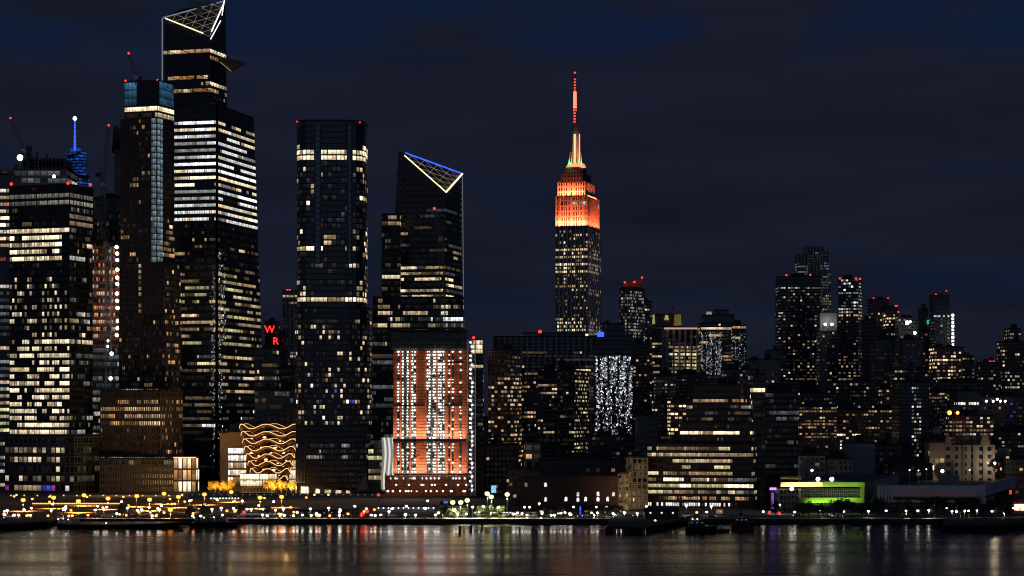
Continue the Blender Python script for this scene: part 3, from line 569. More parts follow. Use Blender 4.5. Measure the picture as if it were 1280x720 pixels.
# ================================================================ dark residential tower
def rounded(px0, px1, Y, D=34, c=7):
    k = Y / F; a, z = X(px0, Y), X(px1, Y); w_ = z - a
    return [(a, Y + c), (a + c * .35, Y + 1.6), (a + c, Y), (z - c * 1.9, Y), (z - c * .8, Y + 2.2), (z - c * .2, Y + 7), (z, Y + 14), (z, Y + D), (a, Y + D)]
Y = 1500
b = Bld('residential_tower', 'dark glass residential tower with rounded corners and scattered lit apartments', [370, 455], Y)
rw = [(184, 200, 1, 'WwW', 3), (200, 208, .14, 'Wd', 2), (208, 225, .12, 'wdk', 1), (225, 240, .14, 'wd', 1), (240, 296, .11, 'wWk', 1.6), (296, 306, .3, 'w', 2), (306, 324, .36, 'wWw', 2), (324, 366, .13, 'wdw', 2), (366, 372, .55, 'Ww', 2), (372, 379, .9, 'Ww', 4)]
b.sec([370, 455], (151, 385), wall='glassb', fl=7, cl=5.6, bands=[x for x in rw], seed=31, foot=rounded(370, 455, Y), walln='upper_wall', vf=(.14, .86), cl_=0) if False else b.sec([370, 455], (151, 385), wall='glassb', fl=7, cl=5.6, bands=rw, seed=31, foot=rounded(370, 455, Y), walln='upper_wall', vf=(.14, .86))
for i in range(6): b.ledges(i, .25, .35, 'dark')
b.sec([368, 460], (385, 532), wall='navy', fl=6.6, cl=3.8, bands=[(388, 405, .1, 'w'), (405, 428, .14, 'wwd', 1), (428, 470, .09, 'wwd', 1), (470, 534, .13, 'wwdwWwdwwdwb', 1)], seed=32, foot=rounded(368, 460, Y - 2, 38), walln='middle_wall', vf=(.2, .85))
b.sec([370, 458], (532,), Y=Y - 1, wall='glass', fl=7, cl=2.6, bands=[(556, 574, .2, 'cck')], seed=33, D=36, walln='base_wall'); b.fins(0, 2, .5, .4, 'dark')
G['blue_streak'] = facade('bay glass with painted blue reflection', (.02, .025, .03), (.02, .08, .18), .06, .12, .05, .5, 1.6)  # added bays; blue glass colour paints in streaks of reflected sky
for x0, x1 in ((392, 402), (433, 441)):
    mb = MB()
    for (xa, xb, ya, yb) in ((x0, x0 + 2.5, .0, -.9), (x0 + 2.5, x1 - 2.5, -.9, -.9), (x1 - 2.5, x1, -.9, 0)):
        mb.quad([P(xa, 330, Y + ya), P(xb, 330, Y + yb), P(xb, 156, Y + yb), P(xa, 156, Y + ya)], [(xa / 2, 25), (xb / 2, 25), (xb / 2, 0), (xa / 2, 0)])
    mb.quad([P(x0, 156, Y), P(x0 + 2.5, 156, Y - .9), P(x1 - 2.5, 156, Y - .9), P(x1, 156, Y)]); mb.build('added_reflection_bay', G['blue_streak'], b.o)
for x, y in ((371, 152), (436, 152), (450, 153)): b.beacon(x, y, Y + 3, .55)
b.done()
b = Bld('glass_pavilion', 'low sloping roofed stone pavilion with golden doorways at the foot of the dark tower', [371, 442], 1470)
b.sec([371, 442], (610,), Y=1470, ytops=[603, 616, 616, 603], D=10, wall='tan', fl=40, cl=10)
for x0, x1, y0, y1 in ((375.5, 386, 620, 608), (394, 400, 620, 611), (405.5, 414, 620, 612), (419, 427, 620, 612.5), (432, 438, 620, 613)):
    mb = MB(); p = [P(x0, y0, 1469.9), P(x1, y0, 1469.9), P(x1 - .6, y1 + .6, 1469.9), P(x0 + .8, y1, 1469.9)]; mb.hexa([q + V((0, -.2, 0)) for q in p], p); d = mb.build('doorway', E['W'], b.o); 
b.done()
# ================================================================ slant topped tower
Y = 1760
b = Bld('skyscraper', 'slant topped skyscraper with a triangular crown edged in blue and warm light', [476, 579], Y)
ft = footprint([498, 557, 577.5], Y, 14); mbz = [(262, 290, .3, 'kkd', 5), (290, 330, .28, 'wdk', 4), (330, 345, .6, 'dwk', 5), (345, 352, .8, 'W', 6), (352, 395, .62, 'Wwdk', 5), (395, 425, .5, 'wkdC', 5)]
b.sec([476, 556, 579], (190,), th=14, wall='glass', fl=7.2, cl=3.2, bands=mbz, pxt=[498, 557, 577.5], ytops=[189, 241, 218, 205], seed=41, vf=(.28, .75), walln='tower_wall')
b.ledges(0, .3, .45, 'steel', (0, .55)); b.ledges(1, .3, .4, 'dark', (0, .6))
p0, p1, p2 = V((*ft[0], Z(189, ft[0][1]))), V((*ft[1], Z(241, ft[1][1]))), V((*ft[2], Z(218, ft[2][1])))
nc_ = (p1 - p0).cross(p2 - p0).normalized(); pa = p0.lerp(p1, .14)
mb = MB()
for i in range(1, 5): f = i / 5; mb.beam(p0.lerp(p1, f) + nc_ * .4, p0.lerp(p2, f) + nc_ * .4, .14); mb.beam(p2.lerp(p0, f) + nc_ * .4, p2.lerp(p1, f) + nc_ * .4, .14); mb.beam(p1.lerp(p0, f) + nc_ * .4, p1.lerp(p2, f) + nc_ * .4, .16)
mb.build('crown_lattice', emit('slanted lattice bars with painted glow', (1, .88, .6), .35), b.o)  # shine on the lattice put into its bars as emission
mb = MB(); mb.beam(p0.lerp(p1, .12) + nc_ * .8, p1 + nc_ * .8, .7); mb.beam(p1 + nc_ * .8, p2 + nc_ * .8, .95); mb.build('crown_light', LED['warm'], b.o)
mb = MB(); mb.beam(p0.lerp(p2, .1) + nc_ * .8, p2 + nc_ * .8, .85); mb.build('ridge_light', LED['blue'], b.o)
fb = footprint([476, 556, 579], Y, 14); mb = MB(); a = V((*fb[2], Z(430, fb[2][1]))); mb.beam(p2 + V((.5, -.6, -2)), a + V((.5, -.6, 0)), .42); mb.build('edge_light', LED['dimw'], b.o)
b.sec([477, 500], (268,), Y=Y - 5, D=30, wall='glass', fl=7.4, cl=3.6, bands=[(270, 282, .6, 'wd', 3), (290, 345, .25, 'kd', 2), (345, 360, .6, 'Ww', 2), (360, 420, .25, 'kd', 3)], seed=42, walln='step_wall')
b.sec([462, 580], (372,), Y=Y - 14, D=40, pxt=[466, 579], wall='glass', fl=7.6, cl=3.3, bands=[(374, 384, .5, 'Wwd', 3), (384, 400, .3, 'wkC', 3), (400, 440, .5, 'wckd', 3), (440, 600, .3, 'kkd', 3)], seed=43, walln='base_wall')
b.done()
# ================================================================ ribbed arts hall
b = Bld('arts_hall', 'arts hall of curved quilted panels lit white beside the orange netted tower', [460, 494], 1500)
mb = MB(); le = MB()
for i in range(6):
    for h in range(12):
        x0 = 478 + i * 2.6; f0, f1 = h / 12, (h + 1) / 12; w0 = 1.6 * math.sin(f0 * 5 + 1) + 2 * f0; w1 = 1.6 * math.sin(f1 * 5 + 1) + 2 * f1
        y0, y1 = 612 - f0 * 65, 612 - f1 * 65; tgt = le if i % 2 else mb
        tgt.hexa([P(x0 - w0, y0, 1500), P(x0 + 2.5 - w0, y0, 1500), P(x0 + 2.5 - w0, y0, 1501), P(x0 - w0, y0, 1501)], [P(x0 - w1, y1, 1500), P(x0 + 2.5 - w1, y1, 1500), P(x0 + 2.5 - w1, y1, 1501), P(x0 - w1, y1, 1501)])
mb.build('quilted_panel', emit('dim backlit cushion', (1, .95, .85), .22), b.o); le.build('glowing_panel', emit('backlit cushion', (1, .96, .88), .75), b.o)
mb = MB(); mb.hexa([P(462, 615, 1503), P(496, 615, 1503), P(496, 615, 1530), P(462, 615, 1530)], [P(468, 552, 1503), P(496, 546, 1503), P(496, 546, 1530), P(468, 552, 1530)]); mb.build('hall_wall', M['conc'], b.o)
b.sec([460, 478], (560,), Y=1502, D=4, wall='glassg', fl=8, cl=3.6, bands=[(560, 605, .45, 'wdg')], roof=False, walln='lobby_wall'); b.done()
b = thing('tent_canopy', 'pointed sandy fabric canopy at the foot of the arts hall', 'canopy', P(452, 612, 1470)); mb = MB(); mb.hexa([P(446, 613, 1466), P(461, 613, 1466), P(461, 613, 1476), P(446, 613, 1476)], [P(456, 593, 1470), P(457, 593, 1470), P(457, 593, 1471), P(456, 593, 1471)]); mb.build('fabric', M['tan'], b)
mb = MB()
for x in (446.5, 460.5): mb.tube(P(x, 617, 1465.5), P(456.5, 594, 1470), .2)
mb.build('pole', M['steel'], b)
# ================================================================ orange netted tower
Y = 1440
b = Bld('netted_tower', 'tower under construction wrapped in orange netting with columns of white work lamps', [491, 584], Y)
b.sec([488, 584], (414, 437), wall='conc', fl=8, cl=4, D=38, walln='bare_top_wall'); mb = MB()
for i in range(24): mb.box(P(489 + i * 4, 437, Y - .8), P(489.5 + i * 4, 413, Y - .2))
for y in (416, 424, 431): mb.box(P(487, y, Y - .7), P(584, y - .7, Y - .3))
mb.build('scaffold', M['dark'], b.o)
mb = MB(); nf = 40; H0, H1 = 592, 438
mb.box(P(494, 596, Y + 9), P(582, 437, Y + 36)); mb.build('core_wall', M['conc'], b.o)
mb = MB()
for r in range(nf + 1): y = H0 + (H1 - H0) * r / nf; mb.box(P(491.5, y, Y + .2), P(583.5, y - .7, Y + 9))
for c in range(24): x = 492 + c * 3.97; mb.box(P(x, 596, Y + .6), P(x + .7, 437, Y + 1.2))
mb.build('floor_slabs', M['conc'], b.o)
strips = [(491.5, 496.4), (519.8, 533.2), (556, 560.5), (567, 574.5), (577, 583.8)]; thin = [(500, 501.6), (512.5, 514), (545.5, 547), (562.5, 565)]
for x0, x1 in strips + thin:
    mb = MB(); n = max(1, int((x1 - x0) / 1.5))
    for r in range(nf):
        ya, yb = H0 + (H1 - H0) * r / nf, H0 + (H1 - H0) * (r + 1) / nf
        mb.box(P(x0, ya - .5, Y - .1), P(x1, yb + .25, Y + .05))
    mb.build('orange_net', M['net'], b.o)
mb = MB(); lam = []
for r in range(nf):
    y = H0 + (H1 - H0) * (r + .55) / nf
    for x, pr in [(498, .9), (503.5, .9), (509.5, .95), (515.5, .95), (518.5, .7), (534.5, .8), (537, .9), (542, .97), (544, .95), (548.5, .97), (551, .9), (554.5, .9), (561.5, .5), (566, .5), (575.5, .45)]:
        if R.random() < pr * .9 * (.6 if 504 < y < 508 or 546 < y < 551 else 1): lam.append((x + R.uniform(-.4, .4), y, R.uniform(.35, .72)))
R.shuffle(lam)
for i, (x, y, r) in enumerate(lam):
    if i < 90: m_ = MB(); m_.ball(P(x, y, Y - .9), r, n=8, k=4, sz=.7); m_.build('work_lamp', LED['netlamp'], b.o)
    else: mb.ball(P(x, y, Y - .9), r, n=6, k=4, sz=.7)
mb.build('small_work_lamp', LED['netlamp'], b.o)['kind'] = 'stuff'
mb = MB(); mb.box(P(491, 507.5, Y - 1.6), P(531, 505.5, Y - .2)); mb.box(P(556, 507, Y - 1.6), P(578, 505, Y - .2)); mb.box(P(491, 552, Y - 1.6), P(583, 548.5, Y - .2)); mb.box(P(560, 453, Y - 1.6), P(580, 451.5, Y - .2)); mb.build('cantilever_platform', M['dark'], b.o)
mb = MB()
for r in range(4):
    y = 622 - r * 8; mb.box(P(480, y, Y - 8), P(586, y - 1.2, Y + 8))
for c in range(14): x = 481 + c * 7.9; mb.box(P(x, 622, Y - 7), P(x + 1.1, 591, Y - 6))
mb.build('base_frame', M['conc'], b.o)
def added_fill_bar(nm, x0, x1, y, off, en, up, parent, col=(1, .93, .82)):  # added fill for the netting; bar and area light are made up
    p = (P(x0, y, Y) + P(x1, y, Y)) / 2 + V((0, -off, 0)); W_ = X(x1, Y) - X(x0, Y)
    mb = MB(); mb.box(p + V((-W_ / 2, -.3, -.8)), p + V((W_ / 2, .3, -.2))); mb.build('floodlight_or_fill_bar', M['dark'], parent)
    l = bpy.data.lights.new(nm, 'AREA'); l.shape = 'RECTANGLE'; l.size = W_; l.size_y = .5; l.energy = en; l.color = col; lo = bpy.data.objects.new(nm, l); COL.objects.link(lo); lo.parent = parent; lo.location = p - parent.location
    lo.rotation_euler = V((0, math.sin(math.radians(up)), math.cos(math.radians(up)))).to_track_quat('-Z', 'Y').to_euler()
for y in (592, 548): added_fill_bar('added_net_fill', 493, 582, y, 5, 6500, 20, b.o)
mb = MB(); mb.box(P(482, 620, Y + 2), P(584, 594, Y + 3)); mb.build('base_net', M['net'], b.o)
for i in range(46):
    m_ = MB(); m_.ball(P(R.uniform(482, 584), 598 + 8 * R.choice((0, 1, 2)), Y - 5), .55, n=8, k=4); m_.build('base_lamp', LED['netlamp'], b.o)
b.done()
o = thing('hoist_mast', 'silvery construction hoist strung with white lamps on the flank of the orange netted tower', 'hoist', (X(589, Y), Y - 3, GZ))
mb = MB(); lattice(mb, P(587, 620, Y - 4), P(587, 424, Y - 4), 3, 3, .35); lattice(mb, P(592, 620, Y - 4), P(592, 424, Y - 4), 2.4, 3, .35); mb.build('mast', plain('galvanised steel', (.6, .6, .6), .5), o)
mb = MB(); mb.box(P(588.2, 470, Y - 6), P(591, 464, Y - 3)); mb.build('cage', M['steel'], o)
for i in range(34): y = 428 + i * 5.6; mb = MB(); mb.ball(P(R.choice((588, 590.5, 590)), y, Y - 6.5), R.uniform(.5, .85), n=8, k=4); mb.build('lamp', LED['netlamp'], o)
crane('dark lattice tower crane standing in front of the slant topped skyscraper', 1460, ((554, 432), (551, 300)), (543, 262), (558, 292), 3)
# ================================================================ spire skyscraper with the orange floodlit crown
Y = 2576
b = Bld('art_deco_skyscraper', 'art deco skyscraper with an orange floodlit crown and a glowing red and white spire', [694, 750], Y)
eb = [(283, 288, .6, 'wW'), (288, 312, .3, 'dwW'), (312, 322, .75, 'wWW'), (322, 328, .4, 'wdW'), (328, 342, .9, 'wWW'), (342, 358, .25, 'dw'), (358, 367, .7, 'wWd'), (367, 395, .22, 'dwk'), (395, 402, .7, 'wW'), (402, 424, .6, 'wWC')]
LIME = plain('pale limestone', (.5, .42, .36), .85, .15); M['lime'] = LIME
b.sec([694, 735, 750.5], (282,), th=17, wall='stone', fl=4.6, cl=2.6, bands=eb, seed=51, walln='shaft_wall', vf=(.22, .78), run=1); b.fins(0, 4.9, .9, 1.3, 'pale'); b.fins(1, 4.9, .9, 1.3, 'pale')
def uplight(b, face, vbot, off, power, up=35, col=(1, .15, .055), nm='floodlight', h=None):
    """a real floodlight bar standing off the wall on the ledge, shining up along it"""
    q, nc, nr, nrm, hi, hj = face; a, c = bil(q, 0, vbot), bil(q, 1, vbot); mid = (a + c) / 2 + nrm * off; W_ = (c - a).length
    mb = MB(); e = (c - a).normalized(); mb.hexa([mid + e * s_ * W_ * .48 + nrm * t + V((0, 0, -.9)) for s_, t in ((-1, .5), (1, .5), (1, -.3), (-1, -.3))], [mid + e * s_ * W_ * .48 + nrm * t + V((0, 0, -.3)) for s_, t in ((-1, .5), (1, .5), (1, -.3), (-1, -.3))]); mb.build('floodlight_or_fill_bar', M['dark'], b.o)
    l = bpy.data.lights.new(nm, 'AREA'); l.shape = 'RECTANGLE'; l.size = W_ * .96; l.size_y = .6; l.energy = power; l.color = col; l.spread = math.radians(120)
    lo = bpy.data.objects.new(nm, l); COL.objects.link(lo); lo.parent = b.o; lo.location = mid - b.o.location
    d = V((0, 0, 1)) * math.cos(math.radians(up)) - nrm * math.sin(math.radians(up)); lo.rotation_euler = d.to_track_quat('-Z', 'Y').to_euler()
G['limefac'] = facade('floodlit limestone wall', (.5, .40, .34), (.03, .028, .028), .25, .14)
def crownblock(px, y, wall, up, powers, fin=2.6, th=17, name='crown_wall', yy=None, cl=3.2, bands=()):
    b.sec(px, y, th=th, wall=wall, fl=6, cl=cl, walln=name, D=18, bands=bands, seed=5); f = b.faces
    if fin: b.fins(0, fin, .7, 1.1, 'lime', name='crown_piers'); b.fins(1, fin, .7, 1.1, 'lime', name='crown_piers')
    if up:
        for i in (0, 1): uplight(b, f[i], 1.0, 3.6, powers[i], up)
crownblock([695, 734, 748.5], (244, 283), 'limefac', 14, (62000, 26000), 4.4, bands=[(250, 256, .6, 'wWC', 1)])
crownblock([697.5, 731, 742.5], (227, 245), 'limefac', 16, (30000, 12000), 6.5)
b.sec([701.5, 728, 738.5], (217, 228), th=17, wall='brickdark', fl=6, cl=4, D=14, walln='setback_wall'); b.sec([706.5, 724, 733], (209.5, 218), th=17, wall='brickdark', fl=5, cl=4, D=12, walln='setback_wall')  # dark wall stands for unlit bronze; missing light put into its colour
mb = MB()
mb = MB()
for y in (208.3, 205.8): mb.tube(P(720, y + .7, Y + 12), P(720, y - .4, Y + 12), 12.2 if y > 207 else 10.8, n=12)
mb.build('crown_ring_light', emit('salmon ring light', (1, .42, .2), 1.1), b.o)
mb = MB(); c = lambda y: P(719.6, y, Y + 12)
mb.tube(c(206), c(192), 8.2, 6.4, 8); mb.tube(c(192), c(166), 6.2, 4.9, 8); mb.tube(c(166), c(158), 5, 3.6, 10); mb.tube(c(158), c(154), 3.2, 1.4, 10); mb.build('mooring_mast', M['lime'], b.o, False)
for x, w_ in ((718.4, 1.15), (724.4, .5)):
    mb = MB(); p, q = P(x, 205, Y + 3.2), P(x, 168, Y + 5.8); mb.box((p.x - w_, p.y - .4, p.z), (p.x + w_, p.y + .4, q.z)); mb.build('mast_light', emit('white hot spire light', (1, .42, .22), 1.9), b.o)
for x in (711.5, 714, 727): mb = MB(); mb.tube(P(x, 206, Y + 4), P(x + (1.2 if x < 719 else -1.2), 190, Y + 6), .9, .5); mb.build('mast_wing', M['lime'], b.o)
for x in (710.8, 728.5):
    l = bpy.data.lights.new('green_floodlight', 'POINT'); l.energy = 5200; l.color = (.05, 1, .3); l.shadow_soft_size = .3; lo = bpy.data.objects.new('green_floodlight', l); COL.objects.link(lo); lo.parent = b.o; lo.location = P(x, 203, Y + 1) - b.o.location
l = bpy.data.lights.new('mast_floodlight', 'POINT'); l.energy = 4500; l.color = (1, .12, .05); l.shadow_soft_size = .3; lo = bpy.data.objects.new('mast_floodlight', l); COL.objects.link(lo); lo.parent = b.o; lo.location = P(721, 190, Y - 8) - b.o.location
mb = MB(); mb.tube(c(155), c(120), 1.5, 1.0, 8); mb.tube(c(120), c(92), .7, .3, 6); mb.build('antenna', M['dark'], b.o)
for i in range(16):
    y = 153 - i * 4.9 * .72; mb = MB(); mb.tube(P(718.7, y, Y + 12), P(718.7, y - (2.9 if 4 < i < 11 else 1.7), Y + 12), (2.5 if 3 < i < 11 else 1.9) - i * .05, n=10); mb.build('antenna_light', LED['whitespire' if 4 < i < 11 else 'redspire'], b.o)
b.beacon(718.7, 91, Y + 12, 1.3); b.done()
# ================================================================ middle of the city
b = Bld('hoist_side_tower', 'narrow dark tower with a white lit roof box beside the netted tower', [583, 604], 1700)
b.sec([583, 604], (443,), wall='navy', fl=6, cl=3.6, bands=[(445, 560, .22, 'wd')]); b.sec([591, 602.5], (425, 443), D=12, Y=1701, wall='pale', walln='roof_box', fl=6, cl=2, bands=[(425, 443, 1, 'W', 1)], vf=(.05, .95)); b.beacon(592, 422); b.done()
B('brick_tower', 'brown brick apartment tower with orange lit windows beside the narrow white topped tower', [610, 638, 652], 438, 1700, 'brick', [(446, 470, .14, 'd'), (470, 600, .34, 'owdw')], fl=5.4, cl=4.2, th=18)
B('brick_block', 'lower brown apartment block with warm windows under the wide pier fronted office', [640, 674], 470, 1740, 'brickdark', [(470, 590, .3, 'owd')], fl=5.4, cl=4)
b = Bld('office_slab', 'very wide office slab fronted by thin pale vertical piers and a red roof beacon', [616, 746], 2100)
b.sec([616, 746], (421,), D=50, wall='glass', fl=4.4, cl=3.6, bands=[(439, 520, .34, 'ddwk')], seed=61); b.fins(0, 5.6, 1, .8, 'pale')
b.sec([653, 736], (416.5, 421), Y=2112, D=30, wall='grey', walln='penthouse_wall', fl=4, cl=5, bands=[(400, 425, .1, 'W')]); b.beacon(675, 414.5, r=1.7); b.done()
B('glass_apartment_tower', 'teal glass apartment tower with pale slab edges in front of the pier fronted office', [672, 718, 737], 464, 1600, 'glassg', [(466, 600, .15, 'wdw', 1.3, (0,)), (466, 600, .34, 'wdg', 1, (1,))], fl=4.9, cl=3.8, th=16)
B('roof_water_plant', 'dark round topped roof structure above the teal glass apartment tower', [697, 714], 455, 1650, 'brickdark')
b = Bld('speckled_tower', 'flat dark tower whose lower front sparkles with white specks below a blue light', [743, 791], 1800)
b.sec([743, 791], (420,), D=30, wall='navy', fl=5.5, cl=4, bands=[(436, 560, .06, 'wg')], roof=2); b.sec([757, 781], (405, 421), D=18, wall='navy', walln='penthouse_wall'); b.faces = b.faces
q = b.wall; b.sec([743.5, 790.5], (420, 560), Y=1799.5, D=1, wall='navy', fl=5.5, cl=2.2, walln='curtain_wall', roof=False)
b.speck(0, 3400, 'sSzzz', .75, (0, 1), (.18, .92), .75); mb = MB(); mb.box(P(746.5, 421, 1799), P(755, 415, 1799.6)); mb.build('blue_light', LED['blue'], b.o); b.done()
B('dark_tower', 'plain dark tower beside the floodlit art deco shaft', [752, 764], 394 + 10, 2300, 'grey')
b = Bld('residential_tower', 'grey residential tower with a warm lit sloping roof and three red beacons', [774, 806], 2200)
b.sec([774, 788, 806], (359,), th=35, wall='conc', fl=4, cl=2.7, bands=[(362, 470, .33, 'dcdk', 1, (0,)), (362, 470, .45, 'cckw', 1, (1,)), (470, 600, .25, 'dw')], roof=False)
b.sec([779, 803], (353, 359), D=20, wall='tan', ytops=[354, 348, 348, 354], walln='roof_wall', fl=9, cl=8, bands=[(349, 360, .6, 'o', 2)])
for x, y in ((781, 353), (793, 352.5), (802.5, 347)): b.beacon(x, y, 2195)
b.done()
B('residential_block', 'dark residential block stepping down right of the beacon topped grey tower', [800, 815], 377, 2250, 'grey', [(380, 520, .22, 'dwc')], fl=4, cl=3)
b = Bld('crowned_tower', 'dark tower with yellow floodlit blocks around its crown', [813, 854], 2450)
b.sec([813, 854], (408,), wall='brickdark', fl=4, cl=3, bands=[(408, 480, .3, 'dwo')]); b.sec([818, 850], (393, 408), D=20, wall='brickdark', walln='crown_wall')
for x0, x1, y0, y1 in ((815, 819, 405, 393), (830.5, 836, 400, 394), (842, 852, 407, 393)): mb = MB(); mb.hexa([P(x0, y0, 2447), P(x1, y0, 2447), P(x1, y0, 2450), P(x0, y0, 2450)], [P(x0 + 1, y1, 2447), P(x1 - 1, y1, 2447), P(x1 - 1, y1, 2450), P(x0 + 1, y1, 2450)]); mb.build('floodlit_crown_block', E['y'], b.o)  # floodlight on the blocks put in as their own yellow glow
mb = MB(); mb.tube(P(838, 393, 2460), P(842, 383, 2460), .5); mb.build('antenna', M['dark'], b.o); b.done()
b = Bld('office_tower', 'office tower framed by a few broad pale piers under a rosy lit roof edge', [828, 878], 2100)
b.sec([828, 834, 878], (409,), th=60, wall='glass', fl=4.5, cl=2.4, bands=[(412, 432, .06, 'd'), (432, 440, .5, 'wdo', 3, (1,)), (440, 520, .6, 'gwdW', 3, (1,))]); b.fins(1, 6.2, 1.6, 1.6, 'pale'); b.fins(0, 2.5, .5, 1.2, 'pale')
mb = MB(); mb.box(P(830, 411.5, 2096), P(877, 409.5, 2097)); mb.build('roof_edge_light', emit('rosy roof light', (1, .55, .45), .55), b.o); b.done()
b = Bld('speckled_residential_tower', 'dark residential tower with glittering upper windows and a small white roof panel', [876, 933], 2000)
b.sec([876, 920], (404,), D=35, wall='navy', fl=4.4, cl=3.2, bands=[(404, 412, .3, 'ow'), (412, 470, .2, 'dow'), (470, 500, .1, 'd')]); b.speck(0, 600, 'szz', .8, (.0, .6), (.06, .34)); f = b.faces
b.sec([880, 918], (394, 404), D=28, wall='grey', walln='penthouse_wall'); b.sec([894, 911], (388, 394), D=18, wall='grey', walln='bulkhead_wall')
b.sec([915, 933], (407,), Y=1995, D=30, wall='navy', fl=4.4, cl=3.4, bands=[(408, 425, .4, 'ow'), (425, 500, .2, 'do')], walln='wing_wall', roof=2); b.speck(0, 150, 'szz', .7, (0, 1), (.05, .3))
mb = MB(); 
for x in (883.2, 885.5, 887.8): mb.box(P(x, 393.2, 1998), P(x + 1.7, 389.6, 1998.5))
mb.build('roof_panel', LED['dimw'] if False else E['c'], b.o); mb = MB(); mb.box(P(882.5, 394, 1998.6), P(890, 389, 1999)); mb.build('roof_panel_frame', M['dark'], b.o); b.done()
